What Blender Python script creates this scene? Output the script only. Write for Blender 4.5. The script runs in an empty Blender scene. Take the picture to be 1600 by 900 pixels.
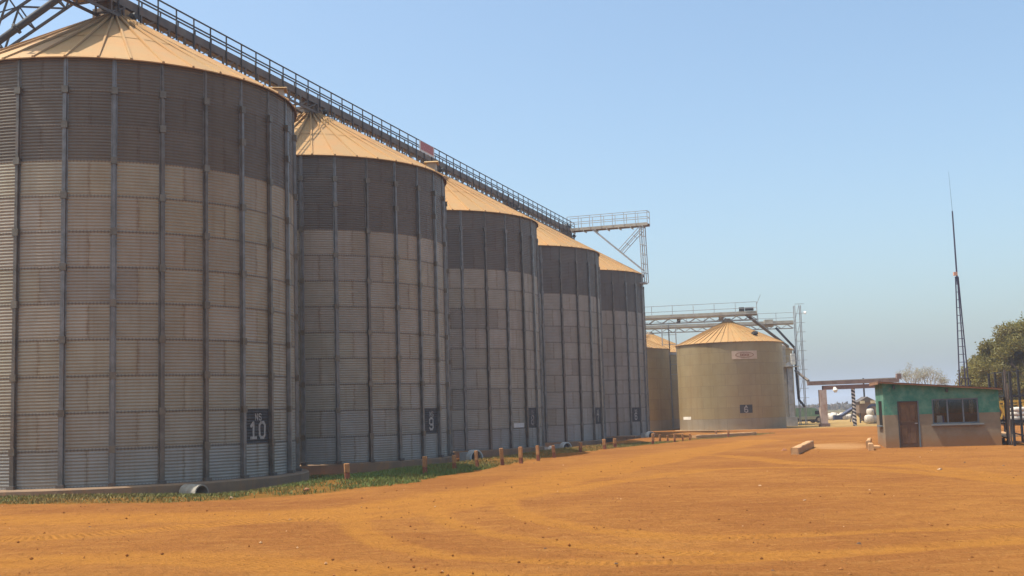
import bpy, math, random
import numpy as np
from mathutils import Vector, Matrix
random.seed(11)
rng = np.random.default_rng(11)
scene = bpy.context.scene
COL = scene.collection
PI = math.pi

# ---------------------------------------------------------------- camera
CZ = 1.95
F_PX, PITCH, ROLL = 1828.36, 0.1077, 0.0298
cam_d = bpy.data.cameras.new('camera')
cam_d.sensor_width = 36.0
cam_d.lens = 36.0 * F_PX / 1600.0
cam_d.clip_start = 0.2
cam_d.clip_end = 40000.0
cam = bpy.data.objects.new('camera', cam_d)
COL.objects.link(cam)
cam.matrix_world = Matrix.Translation((0, 0, CZ)) @ Matrix.Rotation(PI / 2 + PITCH, 4, 'X') @ Matrix.Rotation(-ROLL, 4, 'Z')
scene.camera = cam

# ---------------------------------------------------------------- sky, sun, exposure
SUN_AZ, SUN_EL = math.radians(186.0), math.radians(64.0)
world = bpy.data.worlds.new('World')
scene.world = world
world.use_nodes = True
wn = world.node_tree
wn.nodes.clear()
sky = wn.nodes.new('ShaderNodeTexSky')
sky.sky_type = 'NISHITA'
sky.sun_disc = False
sky.sun_elevation = SUN_EL
sky.sun_rotation = PI / 2 - SUN_AZ
sky.altitude = 0.0
sky.air_density = 1.0
sky.dust_density = 3.2
sky.ozone_density = 1.0
bg = wn.nodes.new('ShaderNodeBackground')
bg.inputs['Strength'].default_value = 0.15
wo = wn.nodes.new('ShaderNodeOutputWorld')
wb = wn.nodes.new('ShaderNodeMix')          # the camera's slightly cyan white balance, even over the whole sky
wb.data_type = 'RGBA'
wb.blend_type = 'MULTIPLY'
wb.inputs[0].default_value = 1.0
wb.inputs[7].default_value = (0.95, 1.055, 1.05, 1.0)
wn.links.new(sky.outputs[0], wb.inputs[6])
wn.links.new(wb.outputs[2], bg.inputs[0])
wn.links.new(bg.outputs[0], wo.inputs[0])
sun_d = bpy.data.lights.new('sun', 'SUN')
sun_d.energy = 4.4
sun_d.angle = math.radians(0.5)
sun_d.color = (1.0, 0.93, 0.82)
sun = bpy.data.objects.new('sun', sun_d)
COL.objects.link(sun)
SUN_DIR = Vector((math.cos(SUN_EL) * math.cos(SUN_AZ), math.cos(SUN_EL) * math.sin(SUN_AZ), math.sin(SUN_EL)))
sun.rotation_euler = SUN_DIR.to_track_quat('Z', 'Y').to_euler()
sun.location = (-60, 0, 90)
vs = scene.view_settings
vs.view_transform = 'Standard'
vs.look = 'None'
vs.exposure = 0.5
vs.gamma = 1.0
vs.use_curve_mapping = False
scene.cycles.max_bounces = 6
scene.cycles.volume_bounces = 1
scene.cycles.use_denoising = True

# ---------------------------------------------------------------- measuring helpers (pixels of the photograph to places)
def ray(px, py):
    U, V = px - 800.0, 450.0 - py
    u = U * math.cos(ROLL) + V * math.sin(ROLL)
    v = -U * math.sin(ROLL) + V * math.cos(ROLL)
    return np.array([u, F_PX * math.cos(PITCH) - v * math.sin(PITCH), F_PX * math.sin(PITCH) + v * math.cos(PITCH)]) / F_PX
def at_y(px, py, Y):
    d = ray(px, py)
    return Vector(d * (Y / d[1])) + Vector((0, 0, CZ))
S0 = np.array([-14.4616, 42.1187])
TH, SP, R = 0.3214, 15.1288, 6.4898
AX = np.array([math.sin(TH), math.cos(TH)])       # along the silo row
OX = np.array([math.cos(TH), -math.sin(TH)])      # out from the row, towards the road
def row_xy(a, o):
    return S0 + a * AX + o * OX
def sstep(a, b, x):
    t = np.clip((x - a) / (b - a), 0, 1)
    return t * t * (3 - 2 * t)
def zg(x, y):
    x = np.asarray(x, float); y = np.asarray(y, float)
    dx, dy = x - S0[0], y - S0[1]
    a = dx * AX[0] + dy * AX[1]
    o = dx * OX[0] + dy * OX[1]
    band = sstep(-8.5, -1, a) * sstep(70, 62, a)
    ditch = (0.36 * sstep(9.3, 7.7, o) - 0.12 * np.exp(-((o - 10.3) / 1.1) ** 2)) * band
    mound = 0.16 * np.exp(-((x - 18.5) / 5.0) ** 2 - ((y - 56) / 5.0) ** 2)
    und = 0.03 * np.sin(x * 0.31 + 1.3) * np.sin(y * 0.23 + 0.4) + 0.02 * np.sin(x * 0.9 + y * 0.55)
    und = und * np.exp(-np.hypot(x, y) / 120.0)
    return mound - ditch + und
def on_ground(px, py):
    z = 0.0
    for _ in range(6):
        d = ray(px, py)
        t = (z - CZ) / d[2]
        P = d * t
        z = float(zg(P[0], P[1]))
    return Vector((P[0], P[1], z))
def on_off(px, py, off):
    d = ray(px, py)
    t = (float(OX @ S0) + off) / float(OX @ d[:2])
    return Vector(d * t) + Vector((0, 0, CZ))

# ---------------------------------------------------------------- node materials
def new_mat(name):
    m = bpy.data.materials.new(name)
    m.use_nodes = True
    nt = m.node_tree
    nt.nodes.clear()
    out = nt.nodes.new('ShaderNodeOutputMaterial')
    b = nt.nodes.new('ShaderNodeBsdfPrincipled')
    nt.links.new(b.outputs[0], out.inputs[0])
    return m, nt, b
def nd(nt, t, ins=None, **props):
    n = nt.nodes.new(t)
    for k, v in props.items():
        setattr(n, k, v)
    for k, v in (ins or {}).items():
        s = n.inputs[k]
        if isinstance(v, bpy.types.NodeSocket):
            nt.links.new(v, s)
        else:
            s.default_value = v
    return n
def mix(nt, fac, a, b, blend='MIX'):
    n = nt.nodes.new('ShaderNodeMix')
    n.data_type = 'RGBA'
    n.blend_type = blend
    n.clamp_factor = True
    for s, v in ((n.inputs[0], fac), (n.inputs[6], a), (n.inputs[7], b)):
        if isinstance(v, bpy.types.NodeSocket):
            nt.links.new(v, s)
        elif isinstance(v, (int, float)):
            s.default_value = v
        else:
            s.default_value = (*v[:3], 1.0)
    return n.outputs[2]
def mth(nt, op, a, b=None, c=None, clamp=False):
    n = nt.nodes.new('ShaderNodeMath')
    n.operation = op
    n.use_clamp = clamp
    for i, v in enumerate((a, b, c)):
        if v is None:
            continue
        if isinstance(v, bpy.types.NodeSocket):
            nt.links.new(v, n.inputs[i])
        else:
            n.inputs[i].default_value = v
    return n.outputs[0]
def ramp(nt, fac, a, b):
    n = nt.nodes.new('ShaderNodeMapRange')
    n.interpolation_type = 'SMOOTHSTEP'
    nt.links.new(fac, n.inputs[0])
    n.inputs[1].default_value = a
    n.inputs[2].default_value = b
    return n.outputs[0]
def noise(nt, vec, scale, detail=4.0, rough=0.55):
    n = nt.nodes.new('ShaderNodeTexNoise')
    n.inputs['Scale'].default_value = scale
    n.inputs['Detail'].default_value = detail
    n.inputs['Roughness'].default_value = rough
    if vec is not None:
        nt.links.new(vec, n.inputs['Vector'])
    return n.outputs[0]
def coords(nt, randomise=True):
    tc = nt.nodes.new('ShaderNodeTexCoord')
    if not randomise:
        return tc.outputs['Object']
    oi = nt.nodes.new('ShaderNodeObjectInfo')
    v = nt.nodes.new('ShaderNodeVectorMath')
    v.operation = 'MULTIPLY_ADD'
    c = nt.nodes.new('ShaderNodeCombineXYZ')
    for i in range(3):
        nt.links.new(oi.outputs['Random'], c.inputs[i])
    nt.links.new(c.outputs[0], v.inputs[0])
    v.inputs[1].default_value = (37.0, 53.0, 71.0)
    nt.links.new(tc.outputs['Object'], v.inputs[2])
    return v.outputs[0]
def scaled(nt, vec, s):
    m = nt.nodes.new('ShaderNodeMapping')
    m.inputs['Scale'].default_value = s
    nt.links.new(vec, m.inputs['Vector'])
    return m.outputs[0]
def bump(nt, b, h, strength, dist):
    n = nt.nodes.new('ShaderNodeBump')
    n.inputs['Strength'].default_value = strength
    n.inputs['Distance'].default_value = dist
    nt.links.new(h, n.inputs['Height'])
    nt.links.new(n.outputs[0], b.inputs['Normal'])
def surf(name, c1, c2, scale=3.0, rough=0.8, metal=0.0, bmp=0.0, bscale=25.0, stain=None, stain_amt=0.35, objcol=False):
    """weathered surface: two colours in patches, optional stain, fine relief"""
    m, nt, b = new_mat(name)
    v = coords(nt)
    f = ramp(nt, noise(nt, v, scale, 6.0, 0.62), 0.32, 0.68)
    col = mix(nt, f, c1, c2)
    if objcol:
        oi = nt.nodes.new('ShaderNodeObjectInfo')
        col = mix(nt, 1.0, col, oi.outputs['Color'], 'MULTIPLY')
    if stain:
        g = ramp(nt, noise(nt, scaled(nt, v, (1, 1, 0.25)), scale * 1.9, 5.0, 0.65), 0.5, 0.72)
        col = mix(nt, mth(nt, 'MULTIPLY', g, stain_amt), col, stain)
    nt.links.new(col, b.inputs['Base Color'])
    b.inputs['Roughness'].default_value = rough
    b.inputs['Metallic'].default_value = metal
    if bmp:
        bump(nt, b, noise(nt, v, bscale, 6.0, 0.65), bmp, 0.02)
    return m
M = {}
def sheet_material(name='galvanised_sheet', k_rust=0.6, k_lap=0.34, k_bolt=0.4, k_patch=0.86):
    m, nt, b = new_mat(name)
    oi = nt.nodes.new('ShaderNodeObjectInfo')
    v = coords(nt)
    uv = nt.nodes.new('ShaderNodeTexCoord').outputs['UV']
    sep = nd(nt, 'ShaderNodeSeparateXYZ', {0: uv})
    u, w = sep.outputs[0], sep.outputs[1]
    col = mix(nt, ramp(nt, noise(nt, v, 1.1, 5.0, 0.6), 0.3, 0.7), oi.outputs['Color'], mix(nt, 1.0, oi.outputs['Color'], (k_patch, k_patch * 0.98, k_patch * 0.95), 'MULTIPLY'))
    streak = ramp(nt, noise(nt, scaled(nt, v, (7, 7, 0.35)), 1.0, 5.0, 0.6), 0.5, 0.78)
    col = mix(nt, mth(nt, 'MULTIPLY', streak, 0.30), col, mix(nt, 1.0, col, (0.80, 0.66, 0.50), 'MULTIPLY'))
    geo = nt.nodes.new('ShaderNodeNewGeometry').outputs['Position']
    big = ramp(nt, noise(nt, scaled(nt, geo, (0.22, 0.22, 0.10)), 1.0, 4.0, 0.6), 0.42, 0.66)
    col = mix(nt, mth(nt, 'MULTIPLY', big, 0.55), col, mix(nt, 1.0, col, (0.90, 0.80, 0.67), 'MULTIPLY'))
    drip = ramp(nt, noise(nt, scaled(nt, geo, (2.4, 2.4, 0.09)), 1.0, 5.0, 0.65), 0.52, 0.74)
    col = mix(nt, mth(nt, 'MULTIPLY', drip, 0.4), col, mix(nt, 1.0, col, (0.72, 0.60, 0.48), 'MULTIPLY'))
    eu = mth(nt, 'MINIMUM', u, mth(nt, 'SUBTRACT', 1.0, u))
    rn = noise(nt, v, 5.0, 5.0, 0.7)
    rust = mth(nt, 'MULTIPLY', ramp(nt, eu, 0.030, 0.004), ramp(nt, rn, 0.36, 0.62))
    col = mix(nt, mth(nt, 'MULTIPLY', rust, k_rust), col, mix(nt, 1.0, col, (0.62, 0.42, 0.27), 'MULTIPLY'))
    ew = mth(nt, 'MINIMUM', w, mth(nt, 'SUBTRACT', 1.0, w))
    lap = mth(nt, 'MULTIPLY', ramp(nt, ew, 0.035, 0.012), k_lap)
    col = mix(nt, lap, col, (0.13, 0.10, 0.08))
    # bolts along the laps
    du = mth(nt, 'ABSOLUTE', mth(nt, 'SUBTRACT', mth(nt, 'FRACT', mth(nt, 'MULTIPLY', u, 28.0)), 0.5))
    bolt = mth(nt, 'MULTIPLY', ramp(nt, du, 0.26, 0.14), ramp(nt, ew, 0.045, 0.03))
    col = mix(nt, mth(nt, 'MULTIPLY', bolt, k_bolt), col, (0.08, 0.06, 0.05))
    nt.links.new(col, b.inputs['Base Color'])
    b.inputs['Metallic'].default_value = 0.35
    nt.links.new(mth(nt, 'MULTIPLY_ADD', noise(nt, v, 6.0, 4.0), 0.35, 0.34), b.inputs['Roughness'])
    bump(nt, b, noise(nt, v, 14.0, 4.0), 0.12, 0.01)
    return m
M['sheet'] = sheet_material()
def roof_material():
    m, nt, b = new_mat('dusty_roof_sheet')
    oi = nt.nodes.new('ShaderNodeObjectInfo')
    v = coords(nt)
    base = mix(nt, ramp(nt, noise(nt, v, 0.9, 6.0, 0.65), 0.3, 0.7), (0.42, 0.222, 0.074), (0.38, 0.23, 0.088))
    base = mix(nt, 1.0, base, oi.outputs['Color'], 'MULTIPLY')
    st = ramp(nt, noise(nt, scaled(nt, v, (0.5, 4, 4)), 1.6, 5.0, 0.65), 0.52, 0.75)
    base = mix(nt, mth(nt, 'MULTIPLY', st, 0.4), base, (0.36, 0.16, 0.045))
    nt.links.new(base, b.inputs['Base Color'])
    b.inputs['Roughness'].default_value = 0.62
    b.inputs['Metallic'].default_value = 0.1
    bump(nt, b, noise(nt, v, 5.0, 4.0), 0.15, 0.02)
    return m
M['roof'] = roof_material()
M['stiff'] = surf('stiffener_steel', (0.215, 0.21, 0.20), (0.14, 0.133, 0.12), 2.5, 0.42, 0.55, 0.05, 20, (0.2, 0.13, 0.08), 0.45, objcol=True)
M['shell'] = surf('inner_shell', (0.09, 0.075, 0.055), (0.07, 0.06, 0.045), 1.0, 0.8, 0.0)
M['concrete'] = surf('foundation_concrete', (0.27, 0.17, 0.095), (0.20, 0.13, 0.08), 1.2, 0.9, 0, 0.35, 18, (0.36, 0.17, 0.06), 0.7)
M['kerb'] = surf('kerb_concrete', (0.50, 0.29, 0.13), (0.41, 0.23, 0.10), 2.2, 0.9, 0, 0.4, 20, (0.40, 0.17, 0.06), 0.5)
M['dark_steel'] = surf('weathered_dark_steel', (0.105, 0.088, 0.075), (0.16, 0.13, 0.10), 1.5, 0.6, 0.3, 0.1, 20, (0.2, 0.1, 0.05), 0.4)
M['rail_steel'] = surf('rail_steel', (0.032, 0.03, 0.029), (0.055, 0.049, 0.043), 3, 0.65, 0.1)
M['tan_steel'] = surf('dusty_tan_steel', (0.42, 0.37, 0.29), (0.33, 0.285, 0.22), 1.5, 0.6, 0.3, 0.1, 20, (0.25, 0.15, 0.08), 0.4)
M['pale_steel'] = surf('pale_galvanised_steel', (0.46, 0.45, 0.43), (0.35, 0.345, 0.33), 2.5, 0.5, 0.5)
M['spout'] = surf('black_spout', (0.02, 0.02, 0.023), (0.035, 0.033, 0.033), 3, 0.7, 0.0)
M['plate'] = surf('black_painted_number_panel', (0.025, 0.025, 0.026), (0.05, 0.045, 0.04), 4, 0.6, 0.1, stain=(0.16, 0.12, 0.09), stain_amt=0.3)
M['lettering'] = surf('white_stencil_paint', (0.44, 0.41, 0.36), (0.28, 0.255, 0.22), 9, 0.75, stain=(0.12, 0.09, 0.07), stain_amt=0.7)
M['old_lettering'] = surf('flaked_stencil_paint', (0.34, 0.30, 0.27), (0.07, 0.06, 0.05), 11, 0.8)
M['farsheet'] = sheet_material('painted_far_sheet', 0.15, 0.14, 0.1, 0.93)

# ---------------------------------------------------------------- mesh building
class MB:
    def __init__(self):
        self.v, self.f, self.uv = [], [], None
    def quad(self, *p):
        n = len(self.v)
        self.v += [tuple(q) for q in p]
        self.f.append(tuple(range(n, n + len(p))))
        return self
    def box(self, c, s, rz=0.0, taper=1.0, mat=None):
        hx, hy, hz = s[0] / 2, s[1] / 2, s[2] / 2
        n = len(self.v)
        ca, sa = math.cos(rz), math.sin(rz)
        for z, k in ((-hz, 1.0), (hz, taper)):
            for x, y in ((-hx, -hy), (hx, -hy), (hx, hy), (-hx, hy)):
                p = Vector((x * k, y * k, z))
                if mat is not None:
                    p = mat @ p
                    self.v.append(tuple(p + Vector(c)))
                else:
                    self.v.append((c[0] + p.x * ca - p.y * sa, c[1] + p.x * sa + p.y * ca, c[2] + p.z))
        self.f += [(n + 3, n + 2, n + 1, n), (n + 4, n + 5, n + 6, n + 7), (n, n + 1, n + 5, n + 4), (n + 1, n + 2, n + 6, n + 5), (n + 2, n + 3, n + 7, n + 6), (n + 3, n, n + 4, n + 7)]
        return self
    def beam(self, a, b, w, h, up=(0, 0, 1)):
        a, b = Vector(a), Vector(b)
        d = b - a
        L = d.length
        if L < 1e-6:
            return self
        d.normalize()
        upv = Vector(up)
        if abs(d.dot(upv)) > 0.985:
            upv = Vector((1, 0, 0)) if abs(d.x) < 0.9 else Vector((0, 1, 0))
        s = d.cross(upv).normalized()
        t = s.cross(d).normalized()
        m = Matrix((d, s, t)).transposed()
        return self.box((a + b) / 2, (L, w, h), mat=m)
    def tube(self, a, b, r0, r1=None, n=8, caps=True):
        r1 = r0 if r1 is None else r1
        a, b = Vector(a), Vector(b)
        d = (b - a).normalized()
        u = d.orthogonal().normalized()
        w = d.cross(u)
        k = len(self.v)
        for p, r in ((a, r0), (b, r1)):
            for i in range(n):
                t = 2 * PI * i / n
                self.v.append(tuple(p + (u * math.cos(t) + w * math.sin(t)) * r))
        for i in range(n):
            j = (i + 1) % n
            self.f.append((k + i, k + j, k + n + j, k + n + i))
        if caps:
            self.f.append(tuple(k + i for i in range(n))[::-1])
            self.f.append(tuple(k + n + i for i in range(n)))
        return self
    def path(self, pts, r, n=8):
        for a, b in zip(pts[:-1], pts[1:]):
            self.tube(a, b, r, None, n)
        return self
    def ring(self, c, axis, r_out, r_in, length, n=24):
        axis = Vector(axis).normalized()
        u = axis.orthogonal().normalized()
        w = axis.cross(u)
        c = Vector(c)
        k = len(self.v)
        for off, r in ((-length / 2, r_out), (length / 2, r_out), (length / 2, r_in), (-length / 2, r_in)):
            for i in range(n):
                t = 2 * PI * i / n
                self.v.append(tuple(c + axis * off + (u * math.cos(t) + w * math.sin(t)) * r))
        for q in range(4):
            q2 = (q + 1) % 4
            for i in range(n):
                j = (i + 1) % n
                self.f.append((k + q * n + i, k + q * n + j, k + q2 * n + j, k + q2 * n + i))
        return self
    def mesh(self, name, mat, smooth=False):
        me = bpy.data.meshes.new(name)
        me.from_pydata(self.v, [], self.f)
        if self.uv is not None:
            ul = me.uv_layers.new(name='UVMap')
            co = np.array(self.uv, float)
            idx = np.empty(len(me.loops), int)
            me.loops.foreach_get('vertex_index', idx)
            ul.data.foreach_set('uv', co[idx].ravel())
        if mat is not None:
            me.materials.append(mat)
        if smooth:
            me.polygons.foreach_set('use_smooth', [True] * len(me.polygons))
        me.update()
        return me
    def build(self, name, mat, parent=None, smooth=False):
        return link(name, self.mesh(name, mat, smooth), parent)
def link(name, me, parent=None, loc=None, rz=None, color=None):
    o = bpy.data.objects.new(name, me)
    COL.objects.link(o)
    if parent is not None:
        o.parent = parent
    if loc is not None:
        o.location = loc
    if rz is not None:
        o.rotation_euler = (0, 0, rz)
    if color is not None:
        o.color = (*color, 1.0)
    return o
def tag(o, label, cat, group=None, kind=None):
    if label:
        o['label'] = label
    if cat:
        o['category'] = cat
    if group:
        o['group'] = group
    if kind:
        o['kind'] = kind
    return o
def thing(name, label, cat, loc=(0, 0, 0), rz=0.0, group=None):
    o = bpy.data.objects.new(name, None)
    o.empty_display_size = 0.3
    COL.objects.link(o)
    o.location = loc
    o.rotation_euler = (0, 0, rz)
    return tag(o, label, cat, group)
def bevel(o, w=0.02, seg=2):
    md = o.modifiers.new('bevel', 'BEVEL')
    md.width = w
    md.segments = seg
    md.limit_method = 'ANGLE'
    return o

# ================================================================ GROUND
def px_line(pts):
    return np.array([on_ground(*p)[:2] for p in pts])
def arc_poly(x, y, P):
    best, par, run = np.full(x.shape, 1e9), np.zeros(x.shape), 0.0
    for a, b in zip(P[:-1], P[1:]):
        d = b - a
        L = math.hypot(*d)
        t = np.clip(((x - a[0]) * d[0] + (y - a[1]) * d[1]) / (d @ d + 1e-9), 0, 1)
        ds = np.hypot(x - a[0] - t * d[0], y - a[1] - t * d[1])
        par = np.where(ds < best, run + t * L, par)
        best = np.minimum(best, ds)
        run += L
    return best, par
def dist_poly(x, y, P):
    best = np.full(x.shape, 1e9)
    for a, b in zip(P[:-1], P[1:]):
        d = b - a
        t = np.clip(((x - a[0]) * d[0] + (y - a[1]) * d[1]) / (d @ d + 1e-9), 0, 1)
        best = np.minimum(best, np.hypot(x - a[0] - t * d[0], y - a[1] - t * d[1]))
    return best
def smooth_line(P, n=10):
    out = []
    for i in range(len(P) - 1):
        p0, p1, p2, p3 = P[max(i - 1, 0)], P[i], P[i + 1], P[min(i + 2, len(P) - 1)]
        for t in np.linspace(0, 1, n, endpoint=False):
            out.append(0.5 * ((2 * p1) + (-p0 + p2) * t + (2 * p0 - 5 * p1 + 4 * p2 - p3) * t * t + (-p0 + 3 * p1 - 3 * p2 + p3) * t ** 3))
    out.append(P[-1])
    return np.array(out)
TRACKS = [([(-300, 812), (0, 812), (350, 806), (600, 792), (800, 762), (960, 728), (1090, 703), (1190, 688)], 1.5),
          ([(-300, 850), (0, 842), (250, 826), (450, 812), (620, 806), (790, 776), (980, 732), (1180, 692)], 0.7),
          ([(560, 798), (555, 820), (600, 848), (700, 868), (860, 878), (1060, 878), (1300, 868), (1600, 846), (1900, 822)], 0.36),
          ([(680, 796), (690, 812), (760, 832), (860, 847), (1000, 860), (1150, 866), (1350, 862), (1600, 842)], 0.32),
          ([(790, 780), (800, 797), (860, 816), (960, 831), (1100, 840), (1270, 836), (1460, 827), (1700, 816)], 0.34),
          ([(0, 880), (200, 872), (420, 880), (600, 898), (800, 908)], 0.8),
          ([(880, 768), (940, 756), (1100, 735), (1300, 730), (1450, 740), (1650, 760)], 0.5),
          ([(1000, 716), (1120, 712), (1250, 724), (1420, 728), (1600, 748)], 0.6)]
TRACK_LINES = [(smooth_line(px_line(p)), w) for p, w in TRACKS]
GRASS_A = np.array([-30, -9.5, -7.1, -2.8, 3, 10, 17, 29, 40, 49, 54])
GRASS_O = np.array([9.2, 9.4, 11.7, 12.7, 12.4, 11.9, 11.4, 12.4, 14.6, 16.9, 18.0])
def row_coords(x, y):
    dx, dy = x - S0[0], y - S0[1]
    return dx * AX[0] + dy * AX[1], dx * OX[0] + dy * OX[1]
def vnoise(x, y, s, seed):
    r = np.random.default_rng(seed)
    T = r.random((256, 256))
    u, v = x / s, y / s
    i, j = np.floor(u).astype(int), np.floor(v).astype(int)
    fu, fv = u - i, v - j
    fu, fv = fu * fu * (3 - 2 * fu), fv * fv * (3 - 2 * fv)
    g = lambda a, b: T[a % 256, b % 256]
    return (g(i, j) * (1 - fu) + g(i + 1, j) * fu) * (1 - fv) + (g(i, j + 1) * (1 - fu) + g(i + 1, j + 1) * fu) * fv
def grass_mask(x, y):
    a, o = row_coords(x, y)
    edge = np.interp(a, GRASS_A, GRASS_O) + 0.5 * (vnoise(x, y, 0.9, 3) - 0.5)
    m = (o < edge) & (a > -9.9 + 0.35 * (vnoise(x, y, 1.1, 5) - 0.5)) & (a < 53)
    for i in range(5):
        c = S0 + i * SP * AX
        m &= np.hypot(x - c[0], y - c[1]) > R + 0.62
    inner = np.interp(a, [-12, 16, 20, 54], [-20, -20, 9.2, 15.4])
    m &= o > inner
    return m
def build_ground():
    r1 = np.exp(np.arange(math.log(3.0), math.log(130.0), 0.0085))
    r2 = np.exp(np.arange(math.log(130.0), math.log(14000.0), 0.06))
    rad = np.concatenate([[0.0001, 1.0, 2.0], r1, r2])
    front = np.radians(np.arange(40.0, 140.0, 0.2))
    back = np.radians(np.arange(140.0, 400.0, 5.0))
    ang = np.concatenate([front, back])
    A, Rr = np.meshgrid(ang, rad)
    X, Y = Rr * np.cos(A), Rr * np.sin(A)
    Z = zg(X, Y)
    near = np.exp(-Rr / 45.0)
    tr = np.zeros(X.shape)
    rut = np.zeros(X.shape)
    sel = Rr < 130
    xs, ys = X[sel], Y[sel]
    t_ = np.zeros(xs.shape)
    r_ = np.zeros(xs.shape)
    tp_, td_, near_d = np.zeros(xs.shape), np.zeros(xs.shape), np.full(xs.shape, 1e9)
    next_d = np.full(xs.shape, 1e9)
    wob = 0.35 * (vnoise(xs, ys, 1.7, 21) - 0.5)
    for P, w in TRACK_LINES:
        d, arc = arc_poly(xs, ys, P)
        if w < 0.9:
            first = d < near_d
            next_d = np.where(first, near_d, np.minimum(next_d, d))
            tp_ = np.where(first, arc, tp_)
            td_ = np.where(first, (1 - sstep(w * 0.35, w * 0.6, d)) * sstep(1.0, 4.0, arc), td_)
            near_d = np.minimum(near_d, d)
        d = d + wob * min(w, 0.8)
        t_ = np.maximum(t_, 1 - sstep(w * 0.45, w * 1.25, d))
        r_ += -0.012 * (1 - sstep(w * 0.5, w * 1.1, d)) + 0.007 * np.exp(-((d - w * 1.2) / 0.2) ** 2)
    td_ = td_ * sstep(0.15, 0.5, next_d - near_d)
    tr[sel], rut[sel] = t_, r_
    lump = (vnoise(X, Y, 0.45, 31) - 0.5) * 0.045 + (vnoise(X, Y, 0.2, 32) - 0.5) * 0.03 + (vnoise(X, Y, 2.3, 33) - 0.5) * 0.05
    Z = Z + (rut + lump * (1 - 0.75 * tr)) * near
    Z[Rr > 400] = 0.0
    nr, na = X.shape
    verts = np.stack([X, Y, Z], -1).reshape(-1, 3)
    i, j = np.meshgrid(np.arange(nr - 1), np.arange(na), indexing='ij')
    jn = (j + 1) % na
    faces = np.stack([i * na + j, (i + 1) * na + j, (i + 1) * na + jn, i * na + jn], -1).reshape(-1, 4)
    me = bpy.data.meshes.new('ground')
    me.vertices.add(len(verts))
    me.vertices.foreach_set('co', verts.ravel())
    me.loops.add(faces.size)
    me.loops.foreach_set('vertex_index', faces.ravel())
    me.polygons.add(len(faces))
    me.polygons.foreach_set('loop_start', np.arange(0, faces.size, 4))
    me.update(calc_edges=True)
    me.validate()
    me.polygons.foreach_set('use_smooth', np.ones(len(faces), bool))
    def attr(name, arr):
        at = me.attributes.new(name, 'FLOAT', 'POINT')
        at.data.foreach_set('value', arr.astype(np.float32).ravel())
    attr('track', tr)
    tpar, tread = np.zeros(X.shape), np.zeros(X.shape)
    tpar[sel], tread[sel] = tp_, td_
    attr('tpar', tpar)
    attr('tread', tread)
    gm = grass_mask(X, Y).astype(float)
    attr('sod', gm)
    # pale trampled yard beyond the silos, rough red ground near the hut, dry bush country far off
    far = sstep(100, 108, Y + 0.25 * X - 6 + 3 * (vnoise(X, Y, 6, 8) - 0.5)) * sstep(22, 27, X)
    attr('yard', far)
    attr('bush', sstep(190, 300, Rr))
    dust = np.zeros(X.shape)
    c = on_ground(1300, 697)
    dust = 1 - sstep(0.3, 1.0, np.hypot((X - c.x) / 1.9, (Y - c.y) / 4.5) + 0.3 * (vnoise(X, Y, 0.8, 9) - 0.5))
    attr('dust', dust)
    m, nt, b = new_mat('laterite_soil')
    co = nt.nodes.new('ShaderNodeTexCoord').outputs['Object']
    at = lambda n: nd(nt, 'ShaderNodeAttribute', attribute_name=n).outputs['Fac']
    n1 = noise(nt, co, 0.16, 6.0, 0.6)
    n2 = noise(nt, co, 1.3, 7.0, 0.68)
    n3 = noise(nt, co, 9.0, 6.0, 0.7)
    n4 = noise(nt, scaled(nt, co, (0.35, 1.6, 1)), 2.2, 6.0, 0.7)
    n5 = noise(nt, co, 4.0, 6.0, 0.75)
    col = mix(nt, ramp(nt, n1, 0.36, 0.64), (0.237, 0.094, 0.0288), (0.3032, 0.1305, 0.03533))
    col = mix(nt, mth(nt, 'MULTIPLY', ramp(nt, n2, 0.42, 0.66), 0.45), col, (0.1929, 0.07181, 0.02356))
    col = mix(nt, mth(nt, 'MULTIPLY', ramp(nt, n4, 0.48, 0.66), 0.45), col, (0.3362, 0.1592, 0.04712))
    tmask = mth(nt, 'MULTIPLY', at('track'), mth(nt, 'MULTIPLY_ADD', ramp(nt, n2, 0.3, 0.7), -0.45, 0.85))
    col = mix(nt, tmask, col, (0.3514, 0.1523, 0.032))
    tread = mth(nt, 'SINE', mth(nt, 'MULTIPLY', at('tpar'), 46.0))
    tgate = mth(nt, 'MULTIPLY', at('tread'), ramp(nt, n1, 0.40, 0.60))
    col = mix(nt, mth(nt, 'MULTIPLY', mth(nt, 'MULTIPLY', ramp(nt, tread, 0.1, 0.7), tgate), 0.35), col, (0.1874, 0.07181, 0.02356))
    col = mix(nt, mth(nt, 'MULTIPLY', ramp(nt, n5, 0.56, 0.72), 0.38), col, (0.1819, 0.06789, 0.02225))
    col = mix(nt, mth(nt, 'MULTIPLY', ramp(nt, n3, 0.55, 0.72), 0.55), col, (0.1323, 0.04962, 0.01701))
    col = mix(nt, mth(nt, 'MULTIPLY', ramp(nt, n3, 0.43, 0.28), 0.45), col, (0.4189, 0.2219, 0.07853))
    sc1 = ramp(nt, noise(nt, scaled(nt, co, (0.9, 4.5, 1)), 1.5, 5.0, 0.75), 0.60, 0.72)
    col = mix(nt, mth(nt, 'MULTIPLY', sc1, mth(nt, 'MULTIPLY_ADD', at('track'), -0.35, 0.5)), col, (0.155, 0.055, 0.02))
    vor = nd(nt, 'ShaderNodeTexVoronoi', {'Vector': co, 'Scale': 11.0})
    peb = ramp(nt, vor.outputs['Distance'], 0.18, 0.10)
    cell = nd(nt, 'ShaderNodeSeparateXYZ', {0: vor.outputs['Color']})
    pm = mth(nt, 'MULTIPLY', peb, mth(nt, 'GREATER_THAN', cell.outputs[0], 0.78))
    col = mix(nt, mth(nt, 'MULTIPLY', pm, 0.7), col, mix(nt, cell.outputs[1], (0.07717, 0.03656, 0.01832), (0.463, 0.3265, 0.1701)))
    col = mix(nt, mth(nt, 'MULTIPLY', at('dust'), 0.75), col, (0.3969, 0.2219, 0.09815))
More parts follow.
